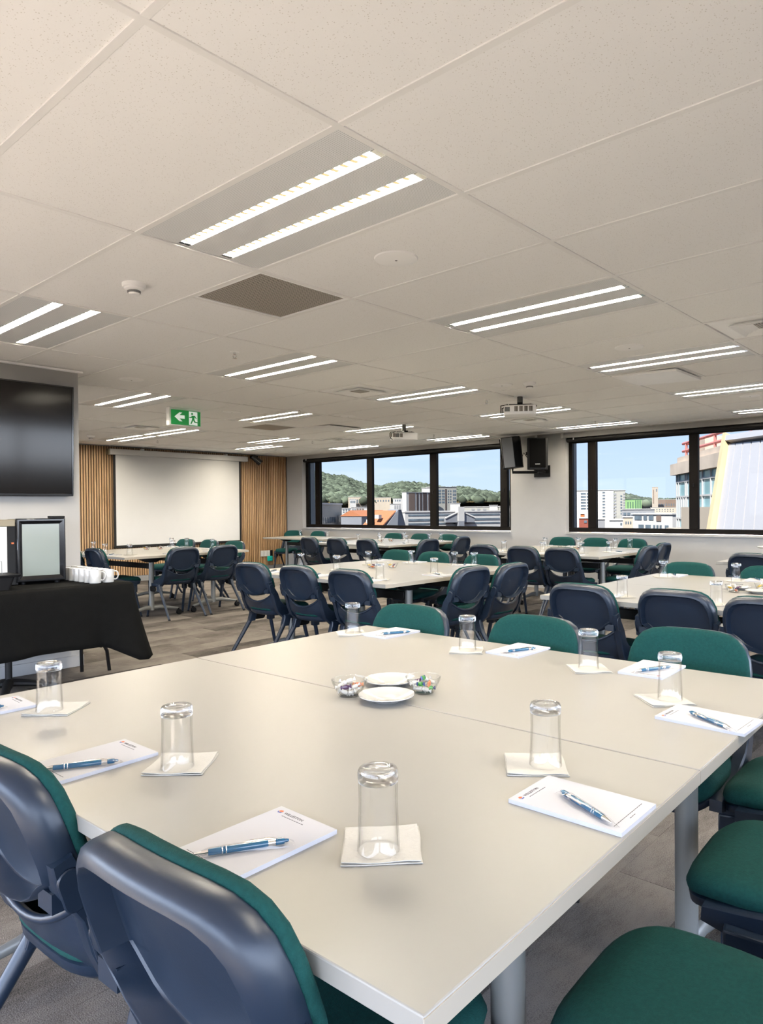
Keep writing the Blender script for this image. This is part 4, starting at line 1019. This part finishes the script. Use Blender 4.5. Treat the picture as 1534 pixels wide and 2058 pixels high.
# ---------------------------------------------------------------- refreshment table at the core wall
r = thing('trestle_table', 'folding table with bent black steel legs under a black cloth, before the television wall', 'table', (1.45, 5.24, 0))
MB().span((-.95, -.36, TZ - .035), (.97, .36, TZ - .002)).build('tabletop', m_bmat, r, bevel=.004)
MB().tube([(.90, .27, TZ - .035), (.915, .275, .45), (.926, .282, .0)], .0135, 12).build('leg', m_bgl, r)
MB().tube([(.95, .02, TZ - .035), (.98, .09, .40), (1.0, .12, .26), (1.06, .15, .16), (1.085, .165, .0)], .0135, 12).build('leg', m_bgl, r)
MB().tube([(.916, .27, .235), (.96, .20, .21), (1.01, .13, .20)], .009, 8).build('leg_brace', m_bgl, r)
MB().tube([(-.88, .27, TZ - .035), (-.9, .28, 0)], .0135, 12).build('leg', m_bgl, r)
MB().tube([(-.88, -.27, TZ - .035), (-.9, -.28, 0)], .0135, 12).build('leg', m_bgl, r)
r = thing('pedestal_stand', 'black four-arm pedestal foot showing under the black cloth at the left edge', 'stand', (1.78, 5.28, 0))
MB().cyl((0, 0, .03), (0, 0, TZ - .04), .022, n=14).build('post', m_bmat, r)
for k in range(4):
    a = math.radians(-25 + 90 * k)
    MB().tube([(0, 0, .07), (.12 * math.cos(a), .12 * math.sin(a), .055), (.30 * math.cos(a), .30 * math.sin(a), .02)], [.03, .024, .014], 10, flat=1.2).build('foot_arm', m_bmat, r)
def make_cloth():
    xa, xb, ya, yb_ = .46, 2.445, 4.862, 5.615
    # path round the table edge: front from left to right, then the right end
    P = []; n1, n2 = 44, 18
    for i in range(n1 + 1): P.append((xa + (xb - xa) * i / n1, ya, 0, -1, i / n1 * 1.98))
    for i in range(1, 4): a = -PI / 2 + PI / 2 * i / 4; P.append((xb, ya, math.cos(a), math.sin(a), 1.98 + i * .01))
    for i in range(n2 + 1): P.append((xb, ya + (yb_ - ya) * i / n2, 1, 0, 2.03 + i / n2 * .75))
    rows = 12; R = []
    for t in range(rows + 1):
        v = t / rows; ring_ = []
        for x, y, nx, ny, s in P:
            cf = max(0, 1 - abs(s - 2.005) / .22)          # the hanging corner
            hem = .293 - .115 * cf + .012 * math.sin(s * 5.3) + (.02 if nx > .9 else 0)
            z = TZ + .003 + (hem - TZ) * v
            fold = .010 * math.sin(s * 17) + .007 * math.sin(s * 31 + 1)
            o_ = (.008 + .022 * v + fold * v * v) * (1 if v > 0 else 0) + cf * .085 * v ** 1.3 + (.02 * v if nx > .9 else 0)
            if v == 0: o_ = 0
            elif t == 1: o_ = max(o_, .006); z = TZ - .012
            ring_.append((x + nx * o_, y + ny * o_, z))
        R.append(ring_)
    m = MB(); m.rings(R, False, False, closed=False)
    nx_, ny_ = 30, 10
    g = [(xa + (xb - xa) * i / nx_, ya + (yb_ - ya) * j / ny_, TZ + .003 + .0012 * math.sin(i * 1.3) * math.sin(j * 1.7) * (0 < i < nx_ and 0 < j < ny_)) for j in range(ny_ + 1) for i in range(nx_ + 1)]
    m.add(g, [(j * (nx_ + 1) + i, j * (nx_ + 1) + i + 1, (j + 1) * (nx_ + 1) + i + 1, (j + 1) * (nx_ + 1) + i) for j in range(ny_) for i in range(nx_)])
    o = m.build('tablecloth', m_cloth, None, angle=70)
    md = o.modifiers.new('thick', 'SOLIDIFY'); md.thickness = .0015; md.offset = 1
    tag(o, 'black cloth hanging over the refreshment table with a pointed loose corner', 'tablecloth')
make_cloth()
TC = TZ + .006
r = thing('drinks_fridge', 'black countertop fridge with a frosted glass door on the black cloth', 'fridge', (1.985, 5.235, TC), math.radians(-9))
MB().span((-.150, .03, .02), (.150, .33, .452)).build('cabinet', m_bmat, r, bevel=.006)
d = MB()
W0, W1_, H0, H1 = .155, .122, .018, .455
def fr_ring(w, a, b, y): return [(-w, y, a), (w, y, a), (w, y, b), (-w, y, b)]
d.rings([fr_ring(.155, .018, .458, .03), fr_ring(.155, .018, .458, -.005), fr_ring(.150, .023, .453, -.012), fr_ring(.138, .035, .441, -.012), fr_ring(.116, .060, .418, .006), fr_ring(.116, .060, .418, .012)], False, False)
do = d.build('door_frame', m_bgl, r, bevel=.002, segs=1, angle=25)
MB().span((-.117, .004, .059), (.117, .010, .419)).build('glass_panel', m_fridge, r, smooth=False)
MB().span((.055, -.012, .458), (.152, .06, .474)).build('hinge_cap', m_bpl, r, bevel=.003)
for x in (-.11, .11): MB().cyl((x, .05, 0), (x, .05, .02), .018, n=12).build('foot', m_bpl, r)
r = thing('coffee_machine', 'black machine with a bright white front panel, cut by the left edge', 'machine', (1.62, 5.38, TC), math.radians(-4))
MB().span((-.24, -.10, 0), (.235, .17, .43)).build('body', m_bpl, r, bevel=.006)
MB().span((-.22, -.106, .08), (.165, -.099, .405)).build('front_panel', m_off, r, bevel=.002)
MB().span((-.24, -.11, .405), (.215, .0, .452)).build('bronze_top', m_olive, r, bevel=.004)
MB().span((.19, -.112, .285), (.205, -.10, .295)).build('indicator', m_red, r)
r = thing('serving_tub', 'black plastic tub with a wide rim on the cloth at the left edge', 'tub', (1.60, 5.06, TC))
MB().rings([rr for rr in [[(x, y, 0) for x, y in rrect(.20, .15, .02)], [(x, y, .085) for x, y in rrect(.25, .19, .02)]]], True, True).build('body', m_bmat, r)
MB().rings([[(x, y, .085) for x, y in rrect(.30, .235, .02)], [(x, y, .10) for x, y in rrect(.31, .245, .02)]], True, True).build('rim', m_bpl, r, bevel=.002)
r = thing('sign_holder', 'small clear acrylic stand on the black tub rim at the left edge', 'holder', (1.62, 5.04, TC + .10))
MB().span((-.05, -.002, 0), (.05, .002, .085)).build('clear_plate', m_clear, r)
b = MB()
for a_, b_2 in (((-.05, -.003, 0), (-.048, .003, .085)), ((.048, -.003, 0), (.05, .003, .085)), ((-.05, -.003, .083), (.05, .003, .085))): b.span(a_, b_2)
b.build('edge', m_grey, r, smooth=False)
def make_mug():
    r = thing('mug', 'x', 'mug')
    MB().lathe([(0, 0), (.036, 0), (.0395, .003), (.0400, .01), (.0402, .088), (.0395, .091), (.0375, .090), (.0370, .084), (.0365, .010), (0, .006)], 32).build('cup', m_ceram, r)
    MB().tube([(.038, 0, .076), (.052, 0, .079), (.064, 0, .070), (.068, 0, .050), (.063, 0, .030), (.051, 0, .020), (.038, 0, .022)], [.0055, .005, .0048, .0048, .0048, .005, .0055], 10, flat=1.3).build('handle', m_ceram, r)
    return r
mug0 = make_mug(); kids(mug0)
ON = ['nearest', 'second', 'third', 'fourth', 'fifth', 'sixth', 'farthest']
for c in range(2):
    for q in range(7):
        first_or_dup(mug0, ST, (2.232 + c * .0915 + .002 * (q % 2), 4.957 + q * .0842, TC), math.radians(-38 + 6 * ((q * 3 + c) % 3)), 'white coffee mug, %s in the %s row of mugs on the black cloth' % (ON[q], ('left', 'right')[c]), 'white mugs on the refreshment table')
# ================================================================= OUTSIDE
def flat_mat(name, col, var=.05): return M(name, (.54 * col[0], .49 * col[1], .47 * col[2]), .8, spec=.2, var=var, vscale=.4)
x_white = flat_mat('facade_white', (.82, .81, .78)); x_grey = flat_mat('facade_grey', (.42, .43, .45)); x_brown = flat_mat('facade_brown', (.30, .22, .18)); x_dbrown = flat_mat('facade_dark_brown', (.13, .10, .095))
x_cream = flat_mat('facade_cream', (.78, .68, .54)); x_glass = M('far_window_glass', (.10, .12, .14), .15, var=.3, vscale=1.0); x_red = flat_mat('facade_red', (.45, .13, .09)); x_orange = flat_mat('facade_orange', (.75, .25, .08))
x_green = flat_mat('scaffold_green', (.35, .62, .25)); x_dgreen = flat_mat('scaffold_dark_green', (.10, .22, .13)); x_stone = flat_mat('stone', (.66, .57, .46)); x_sdark = flat_mat('stone_dark', (.34, .25, .19))
x_conc = M('weathered_concrete', (0.4596, 0.3564, 0.2772), .85, var=.25, vscale=.9); x_tile_ = flat_mat('roof_tile', (.62, .25, .12)); x_slate = flat_mat('slate_gable', (.36, .38, .42))
x_hall = flat_mat('facade_hall', (.60, .59, .53)); x_pink = M('pink_steel', (0.5069, 0.1486, 0.1218), .5); x_yel = M('cream_yellow_steel', (0.4875, 0.3453, 0.1833), .6, var=.12, vscale=.8); x_panel = M('white_cladding', (0.3605, 0.3283, 0.3267), .5, var=.03, vscale=.5)
x_bglass = M('blue_curtain_glass', (0.2250, 0.3750, 0.4050), .12, spec=.6, var=.25, vscale=.6); x_mull = flat_mat('white_mullion', (.78, .79, .78))
x_forest = M('forest_canopy', (0.0744, 0.0826, 0.0543), .95, spec=.1, var=.5, vscale=.05, island=.55); x_hill = M('hill_grass', (0.2064, 0.1425, 0.0588), .95, spec=.1, var=.35, vscale=.02); x_ground = M('city_ground', (.70, .67, .62), .9, spec=.1)
MATX = {'glass_dark': x_glass, 'brown': x_brown, 'brown_dark': x_dbrown, 'grey': x_grey, 'green_dark': x_dgreen, 'stone_dark': x_sdark}
gr = MB().lathe([(0, -27.0), (2500, -27.0)], 48).build('ground', x_ground, kind='structure', smooth=False)
BLD=[
 ('grey_hall',(57.37,69.35),(74.64,80.80),1.93,[(0.405, 0.81, -0.72, 0.11, 7, 1, 0.7, 1, 'glass_dark'), (0.886, 0.962, -0.72, 0.32, 1, 1, 1, 1, 'glass_dark')]),
 ('hillside_block',(288.43,305.30),(291.20,302.66),7.28,[(0.077, 0.923, 4.63, 6.69, 3, 1, 0.6, 0.6, 'glass_dark')]),
 ('hillside_hall',(294.65,313.18),(302.88,305.23),8.62,[(0.421, 0.974, 4.69, 7.41, 5, 1, 0.6, 0.8, 'glass_dark')]),
 ('row_house',(101.71,110.25),(103.24,108.82),1.40,[(0.1, 0.9, 0.46, 1.3, 3, 2, 0.5, 0.5, 'glass_dark')]),
 ('terrace_block',(110.12,116.07),(113.02,113.26),1.61,[(0.028, 0.278, 0.26, 1.39, 2, 2, 0.6, 0.5, 'glass_dark'), (0.278, 0.722, 0.15, 1.39, 3, 1, 0.7, 1, 'brown')]),
 ('low_office',(71.33,77.05),(72.51,75.94),0.47,[(-0.023, 0.886, -0.35, -0.05, 4, 1, 0.6, 1, 'glass_dark')]),
 ('arcade_office',(74.72,77.98),(76.45,76.29),0.42,[(0.031, 0.906, -0.79, 0.04, 7, 1, 0.55, 1, 'glass_dark')]),
 ('school_hall',(305.23,302.88),(313.01,294.83),8.21,[(0.081, 0.946, 5.18, 7.31, 6, 1, 0.4, 0.5, 'glass_dark')]),
 ('clinic',(306.54,287.11),(310.16,283.19),7.39,[(0.167, 0.889, 5.61, 6.8, 3, 1, 0.5, 0.8, 'glass_dark')]),
 ('white_lift_block',(174.47,164.80),(177.01,162.08),2.90,[(0.364, 1.0, 1.2, 2.56, 3, 1, 0.7, 1, 'grey')]),
 ('grey_workshop',(71.13,70.29),(71.92,69.48),0.61,[(-0.125, 0.188, -0.8, 0.32, 1, 1, 0.8, 1, 'glass_dark')]),
 ('brown_tower',(148.55,133.91),(157.87,132.33),5.88,[(0.098, 0.333, 0.15, 5.74, 1, 1, 1, 1, 'brown'), (0.392, 0.471, 0.15, 5.74, 1, 1, 1, 1, 'brown_dark'), (0.529, 0.608, 0.15, 5.74, 1, 1, 1, 1, 'brown_dark'), (0.647, 0.804, 0.15, 5.88, 1, 1, 1, 1, 'brown_dark'), (0.863, 0.941, 0.15, 5.74, 1, 1, 1, 1, 'brown_dark')]),
 ('penthouse',(159.02,137.16),(160.94,134.90),7.36,[]),
 ('bay_tower',(164.57,138.35),(172.69,134.68),7.82,[(0.288, 0.404, 2.77, 7.21, 1, 5, 0.8, 0.6, 'glass_dark'), (0.423, 0.538, 2.77, 7.21, 2, 5, 0.8, 0.6, 'glass_dark'), (0.558, 0.615, 0.32, 7.21, 1, 1, 1, 1, 'brown_dark'), (0.635, 0.808, 2.77, 7.06, 2, 5, 0.5, 0.5, 'glass_dark'), (0.846, 0.981, 2.77, 7.21, 2, 4, 0.7, 0.6, 'glass_dark')]),
 ('banded_office',(81.55,73.83),(97.34,66.69),0.66,[(0.031, 0.99, 0.1, 0.34, 1, 1, 1, 1, 'glass_dark'), (0.031, 0.99, -0.7, -0.38, 1, 1, 1, 1, 'glass_dark'), (0.031, 0.99, -1.27, -1.03, 1, 1, 1, 1, 'glass_dark')]),
 ('roof_plant',(117.43,93.33),(118.73,91.66),2.28,[]),
 ('roof_shed',(127.13,97.15),(131.74,90.80),1.51,[(0.186, 0.686, 0.72, 1.28, 3, 1, 0.5, 0.6, 'grey')]),
 ('white_shed',(114.26,80.89),(115.16,79.61),1.75,[]),
 ('side_block',(123.56,85.04),(125.71,81.83),1.55,[(0.459, 0.757, -1.81, 0.29, 3, 2, 0.6, 0.6, 'glass_dark')]),
 ('white_apartment',(127.12,69.74),(130.82,62.53),4.58,[(0.214, 0.333, 0.7, 4.28, 1, 6, 1, 0.45, 'glass_dark'), (0.357, 0.417, 0.7, 4.28, 1, 6, 1, 0.45, 'glass_dark'), (0.726, 0.798, -0.89, 4.48, 1, 9, 0.8, 0.4, 'glass_dark')]),
 ('balcony_tower',(124.57,59.39),(125.39,57.63),4.35,[(-0.116, 0.163, -1.37, 3.97, 1, 9, 1, 0.55, 'grey'), (0.535, 0.721, -0.25, 3.6, 1, 7, 0.8, 0.5, 'glass_dark'), (0.814, 1.0, -0.72, 3.97, 1, 9, 1, 0.55, 'grey')]),
 ('green_block',(208.98,96.06),(210.98,91.58),3.56,[(0.091, 0.545, 0.77, 2.94, 3, 1, 0.4, 0.9, 'green_dark'), (0.576, 0.97, 0.45, 3.41, 3, 1, 0.5, 0.95, 'green_dark')]),
 ('grey_terrace',(108.80,50.61),(110.86,45.94),0.82,[(0.03, 0.758, -0.23, 0.42, 6, 1, 0.7, 0.7, 'glass_dark')]),
 ('clock_tower',(479.74,200.61),(481.26,196.95),15.03,[(0.167, 0.333, 3.54, 13.29, 1, 1, 1, 1, 'stone_dark'), (0.667, 0.833, 11.9, 13.64, 1, 1, 1, 1, 'glass_dark')]),
 ('museum',(499.64,204.84),(505.11,190.96),6.42,[(0.023, 0.909, 1.74, 3.54, 8, 1, 0.4, 1, 'glass_dark')]),
 ('cream_hotel',(276.55,116.27),(280.35,106.79),0.93,[(0.185, 0.889, -0.87, 0.53, 7, 2, 0.4, 0.5, 'glass_dark')]),
 ('white_terrace',(63.88,28.61),(61.53,23.88),0.54,[(0.05, 0.25, 0.03, 0.4, 1, 1, 0.9, 1, 'glass_dark'), (0.287, 0.388, 0.03, 0.44, 1, 1, 0.8, 1, 'glass_dark'), (0.425, 0.55, 0.03, 0.44, 1, 1, 0.9, 1, 'glass_dark'), (0.613, 0.738, -0.06, 0.44, 1, 1, 0.9, 1, 'brown'), (0.138, 0.5, -0.79, -0.42, 2, 1, 0.7, 1, 'glass_dark'), (0.525, 0.762, -0.79, -0.42, 3, 1, 0.5, 1, 'glass_dark'), (0.825, 0.912, -0.79, -0.42, 1, 1, 0.9, 1, 'glass_dark')]),
 ('red_house',(88.12,47.27),(88.93,45.73),-0.29,[(0.385, 0.615, -0.91, -0.57, 1, 1, 1, 1, 'glass_dark')]),
 ('orange_block',(97.04,51.80),(97.31,51.28),0.24,[]),
 ('grey_block',(84.77,42.88),(85.22,41.98),-0.36,[]),
 ('small_white_block',(80.97,39.29),(81.65,37.85),-0.40,[(0.815, 0.926, -0.95, -0.71, 1, 1, 1, 1, 'glass_dark')]),
 ('cream_block',(90.73,42.06),(91.32,40.76),-0.18,[(0.182, 0.818, -1.06, -0.72, 3, 1, 0.5, 1, 'glass_dark')]),
]

LOOK = {'grey_hall': (x_hall, 'pale grey flat-roofed hall at the left of the left window', 8), 'hillside_block': (x_white, 'small white block on the hillside behind the row houses', 8), 'hillside_hall': (x_cream, 'long low cream building at the foot of the wooded hill, leftmost', 10),
        'row_house': (x_white, 'white row house right of the pale grey hall', 8), 'terrace_block': (x_white, 'white and brown terrace block before the first mullion', 8), 'low_office': (x_white, 'low white office with a row of dark windows beside the grey hall', 3),
        'arcade_office': (x_cream, 'cream office with tall narrow windows at the bottom of the left pane', 3), 'school_hall': (x_cream, 'long cream building below the brown hilltop, middle pane', 10), 'clinic': (x_white, 'white two-step building right of the long cream one', 8),
        'white_lift_block': (x_white, 'white block with grey panels above the orange roofed house', 8), 'grey_workshop': (x_hall, 'pale grey workshop left of the orange roofed house', 6), 'brown_tower': (x_white, 'brown and white apartment tower in the middle pane', 2),
        'penthouse': (x_white, 'white penthouse storey on the brown tower', 2), 'bay_tower': (x_hall, 'grey apartment tower with bay windows right of the second mullion', 3), 'banded_office': (x_white, 'wide white office with dark window bands at the window foot', 6),
        'roof_plant': (x_white, 'white plant room on the roof beside the bay tower', 6), 'roof_shed': (x_hall, 'jumble of pale rooftop sheds below the wooded hill', 6), 'white_shed': (x_white, 'square white rooftop block at the right of the left window', 5), 'side_block': (x_hall, 'pale block seen past the last mullion of the left window', 8),
        'white_apartment': (x_white, 'tall white apartment block with small dark windows in the right window', 4), 'balcony_tower': (x_hall, 'grey balcony end of the tall white apartment block', 3), 'green_block': (x_green, 'building wrapped in light green netting beyond the apartments', 14),
        'grey_terrace': (x_grey, 'dark grey terrace with a strip of windows under the green building', 8), 'clock_tower': (x_stone, 'slender stone bell tower on the skyline', 9), 'museum': (x_sdark, 'long brown museum behind the bell tower', 16), 'cream_hotel': (x_cream, 'cream hotel below the bell tower', 8),
        'white_terrace': (x_white, 'white and grey terrace with square windows at the foot of the right window', 2), 'red_house': (x_red, 'small red house at the left of the right window', 5), 'orange_block': (x_orange, 'tiny orange block above the red house', 3),
        'grey_block': (x_grey, 'grey block at the foot of the tall white apartments', 5), 'small_white_block': (x_white, 'small white block before the balcony tower', 5), 'cream_block': (x_cream, 'low cream block between apartments and white terrace', 5)}
for nm, p1, p2, zt_, wins in BLD:
    mat_, lab, dep = LOOK[nm]
    a = Vector((*p1, 0)); b = Vector((*p2, 0)); u = (b - a).normalized(); n = Vector((-u.y, u.x, 0))
    if n.dot(a) < 0: n = -n                       # n points away from the room
    w_ = (b - a).length; z0 = -27.0
    r = thing(nm, lab, 'building', ((a.x + b.x) / 2 , (a.y + b.y) / 2, z0), math.atan2(u.y, u.x))
    H = zt_ - z0
    MB().span((-w_ / 2, 0, 0), (w_ / 2, dep, H)).build('walls', mat_, r, smooth=False)
    MB().span((-w_ / 2 - .1, -.12, H), (w_ / 2 + .1, dep + .1, H + max(.12, w_ * .012))).build('parapet', x_white if mat_ is not x_green else x_dgreen, r, smooth=False)
    for (ua, ub, za, zb_, nu, nv, fx, fy, mk) in wins:
        for i in range(nu):
            for j in range(nv):
                cu = ua + (ub - ua) * (i + .5) / nu; cz = za + (zb_ - za) * (j + .5) / nv
                hw_, hz_ = (ub - ua) / nu * fx * w_ / 2, (zb_ - za) / nv * fy / 2
                cx_ = (cu - .5) * w_
                MB().span((cx_ - hw_, -.06, cz - hz_ - z0), (cx_ + hw_, .05, cz + hz_ - z0)).build('window' if mk == 'glass_dark' else 'facade_panel', MATX[mk], r, smooth=False)
# the house with the orange roof and grey gable
r = thing('gabled_house', 'house with an orange tiled roof and a big grey gable in the middle pane', 'house', (61.5, 58.7, -27))
def q3(pts): return [(p[0] - 61.5, p[1] - 58.7, p[2] + 27) for p in pts]
g0, gp, g1 = (61.45, 58.73, -.9), (62.9, 58.0, 1.15), (64.52, 58.36, -.7)
back_ = Vector((4.0, 5.5, 0))
fr_ = q3([(61.45, 58.73, -27), g0, gp, (63.35, 57.95, 1.15), g1, (64.52, 58.36, -27)])
MB().rings([fr_, [tuple(Vector(p) + back_) for p in fr_]]).build('gable_walls', x_slate, r, smooth=False)
rf = q3([(61.0, 59.2, -.95), (62.75, 58.3, 1.05)]); rb_ = [tuple(Vector(p) + Vector((-.2, 3.2, 0)) * 1.0) for p in rf]
MB().rings([[rf[0], rf[1], (rf[1][0], rf[1][1], rf[1][2] - .15), (rf[0][0], rf[0][1], rf[0][2] - .15)], [rb_[0], rb_[1], (rb_[1][0], rb_[1][1], rb_[1][2] - .15), (rb_[0][0], rb_[0][1], rb_[0][2] - .15)]]).build('roof', x_tile_, r, smooth=False)
MB().span((.9, 5.2, 25.2), (6.5, 9.0, 27.35)).build('rear_wing', x_slate, r, smooth=False)
MB().rings([[(.8, 5.1, 27.35), (6.6, 5.1, 27.35), (6.6, 9.1, 27.35), (.8, 9.1, 27.35)], [(.8, 7.0, 28.1), (6.6, 7.0, 28.1), (6.6, 7.2, 28.1), (.8, 7.2, 28.1)]]).build('rear_roof', x_tile_, r, smooth=False)
for k in range(2): MB().box((-.75 + k * .55, 2.1 - k * .9, 26.75 + k * .55), (.5, .7, .45)).build('dormer', x_white, r, smooth=False)
# pediments on the banded office
r = thing('glazed_pediment', 'dark glazed pediment with white gutters on the banded office', 'building', (90.0, 70.0, -1.0), math.atan2(66.69 - 73.83, 97.34 - 81.55))
for s in (-1, 1):
    MB().rings([[(0, y_, .0), (s * 2.6, y_, .0), (s * 2.6, y_, .6), (0, y_, 1.75)] for y_ in (-1.0, -.25)]).build('glazed_slope', x_slate, r, smooth=False)
    MB().tube([(0, -1.0, 1.85), (s * 2.75, -1.0, .68)], .14, 6).build('gutter', x_white, r)
MB().span((-.55, -1.3, .2), (.55, -.25, 2.5)).build('white_shaft', x_white, r, smooth=False); MB().span((-.5, -1.35, -3), (.5, -.25, .2)).build('glazed_shaft', x_slate, r, smooth=False)

# wooded hills
R1= [(0.5902, 0.8072, 49.3796), (0.6118, 0.791, 47.0843), (0.6332, 0.774, 43.2709), (0.649, 0.7608, 39.8776), (0.6569, 0.754, 38.8997), (0.6605, 0.7508, 36.9408), (0.6688, 0.7434, 35.9498), (0.676, 0.7369, 35.1994), (0.6811, 0.7322, 34.9409), (0.6852, 0.7283, 33.4557), (0.6928, 0.7211, 29.4958), (0.7054, 0.7088, 25.9909), (0.7113, 0.7029, 25.4653), (0.7177, 0.6963, 24.4412), (0.7274, 0.6862, 26.3516), (0.7347, 0.6784, 27.7825), (0.7418, 0.6706, 28.7177), (0.7535, 0.6574, 27.637), (0.7627, 0.6467, 26.0752), (0.7718, 0.6359, 24.0152), (0.7771, 0.6293, 22.975), (0.7829, 0.6222, 21.4358), (0.7872, 0.6167, 22.8694), (0.7916, 0.6111, 23.3147), (0.8001, 0.5999, 22.2308), (0.8063, 0.5914, 19.6938), (0.8146, 0.5801, 18.6088), (0.8226, 0.5687, 16.0505), (0.8265, 0.5629, 18.4523), (0.8362, 0.5485, 17.8273), (0.8528, 0.5222, 16.1127), (0.8701, 0.4928, 14.8574), (0.8862, 0.4632, 13.6035)]
R2= [(0.8923, 0.4514, 32.6212), (0.9039, 0.4277, 29.0179), (0.9083, 0.4182, 26.7723), (0.9134, 0.407, 21.4612), (0.9186, 0.3952, 16.1749), (0.9248, 0.3805, 13.8892), (0.9341, 0.3571, 11.4702), (0.9523, 0.3053, 10.5491)]
def hill(name, R, d0, d1, zb, nblob, seed, srange):
    random.seed(seed); n = 9; rows = []
    for t in range(n + 1):
        f = t / n; rows.append([(dx * (d0 + (d1 - d0) * f), dy * (d0 + (d1 - d0) * f), zb + (zr - 3 - zb) * f ** .85) for dx, dy, zr in R])
    rows.append([(dx * (d1 + 200), dy * (d1 + 200), -27) for dx, dy, zr in R])
    h = MB().rings(rows, False, False, closed=False).build(name, x_hill, kind='structure')
    base_ = bmesh.new(); bmesh.ops.create_icosphere(base_, subdivisions=1, radius=1.0)
    bv = [v.co.copy() for v in base_.verts]; bf = [tuple(v.index for v in f.verts) for f in base_.faces]; base_.free()
    m = MB()
    for k in range(nblob):
        i = random.uniform(0, len(R) - 1.001); a = int(i); f = i - a; t = random.random() ** .8
        if t > .86 and random.random() < .55: continue
        dx, dy, zr = [R[a][q] * (1 - f) + R[a + 1][q] * f for q in range(3)]
        d = d0 + (d1 - d0) * t; z = zb + (zr - 3 - zb) * t ** .85; s = random.uniform(*srange); c = Vector((dx * d, dy * d, z + s * .25))
        m.add([c + Vector((v.x * s, v.y * s, v.z * s * .85)) * random.uniform(.8, 1.15) for v in bv], bf)
    m.build('tree_canopy', x_forest, h, angle=180, kind='stuff')
hill('hill_1', R1, 430, 700, 5.0, 8500, 3, (1.7, 3.9)); hill('hill_2', R2, 900, 1500, 3, 1500, 4, (3.5, 8))

# the concrete and glass building close by, its pink roof rails, and the slanted clad wall
A, B = Vector((27.97, 10.85, 0)), Vector((21.5, 6.45, 0)); u = (B - A).normalized(); n = Vector((-u.y, u.x, 0)); n = n if n.dot(A) > 0 else -n
r = thing('concrete_building', 'concrete and blue-glass building with pink roof rails in the right window', 'building', (A.x, A.y, 0), math.atan2(u.y, u.x))
# local frame: +x along the facade to the right, +y towards the room is negative if n is reversed
sy = 1 if Vector((-math.sin(math.atan2(u.y, u.x)), math.cos(math.atan2(u.y, u.x)), 0)).dot(n) > 0 else -1
WL = 8.0
MB().span((-.15, -.06 * sy, 2.48), (WL, 6 * sy, 2.92)).build('concrete_band', x_conc, r, smooth=False)
MB().span((.35, .1 * sy, 2.92), (WL, 6 * sy, 3.16)).build('concrete_upstand', x_conc, r, smooth=False)
MB().span((.28, .12 * sy, -27), (WL, 6 * sy, 2.48)).build('curtain_wall', x_bglass, r, smooth=False)
for x_ in (.28, .62, 1.62, 1.82, 2.9, 3.9, 4.9, 5.9): MB().span((x_ - .03, .07 * sy, -4), (x_ + .03, .13 * sy, 2.48)).build('mullion', x_mull, r, smooth=False)
for z_ in (2.2, 1.62, .78, .42): MB().span((.28, .075 * sy, z_ - .03), (WL, .13 * sy, z_ + .03)).build('transom', x_mull, r, smooth=False)
for x_ in (.95, 1.3): MB().span((x_ - .06, .07 * sy, .82), (x_ + .06, .12 * sy, 1.6)).build('white_panel', x_mull, r, smooth=False)
MB().span((2.6, -.3 * sy, -4), (WL, .1 * sy, 1.22)).build('cream_wall', x_cream, r, smooth=False)
MB().span((.2, -.3 * sy, -.1), (WL, .1 * sy, .40)).build('stone_sill', x_cream, r, smooth=False)
for za, zb_ in ((3.72, 3.62), (3.42, 3.35)):
    MB().tube([(.25, .35 * sy, za), (WL, .35 * sy, zb_)], .055, 8).build('roof_rail', x_pink, r)
    MB().tube([(.25, .35 * sy, za), (2.4, 2.6 * sy, za - .1)], .05, 8).build('roof_rail', x_pink, r)
for x_ in (.75, 4.5): MB().cyl((x_, .35 * sy, 3.1), (x_, .35 * sy, 3.7), .05, n=8).build('rail_post', x_pink, r)
MB().span((1.0, .7 * sy, 3.16), (2.0, 1.6 * sy, 3.85)).build('roof_hatch', x_conc, r, smooth=False)

r = thing('slanted_wall', 'steep white clad wall with yellow edge beam in the right window', 'building', (19.06, 5.97, 0))
def loc3(p): return (p[0] - 19.06, p[1] - 5.97, p[2])
tl, tr, bl, br = Vector((19.08, 5.97, 3.09)), Vector((12.6, 2.35, 2.62)), Vector((15.17, 5.06, .69)), Vector((10.6, 2.6, .6))
down = (bl - tl) * 1.6
nrm = (tr - tl).cross(bl - tl).normalized(); nrm = nrm if nrm.dot(tl) > 0 else -nrm
TL, BLq = tl, tl + down
along = (tr - tl)
def quad(a, b, th, mat_, nm, up=0.0, lo=1.0, lift=0.0):
    p = [tl + along * a + down * up, tl + along * b + down * up, tl + along * b + down * lo, tl + along * a + down * lo]
    f_ = [loc3(q - nrm * lift) for q in p]; k_ = [loc3(q + nrm * th) for q in p]
    return MB().rings([f_, k_]).build(nm, mat_, r, smooth=False)
quad(0, .045, .4, x_yel, 'edge_beam', lift=.12)
N_ = 11
for k in range(N_): quad(.049 + (1.15 - .049) * k / N_, .049 + (1.15 - .049) * (k + 1) / N_ - .011, .15, x_panel, 'cladding_panel', up=.075)
quad(.045, 1.15, .3, m_bmat, 'backing', up=.05, lift=-.05)
quad(.045, 1.15, .35, x_panel, 'top_flashing', up=.02, lo=.06, lift=.1)
for k in range(3): MB().tube([loc3(tl + along * .05 - down * (.02 + .02 * k)), loc3(tr + along * .15 - down * (.02 + .02 * k))], .02, 6).build('top_rail', x_mull, r)
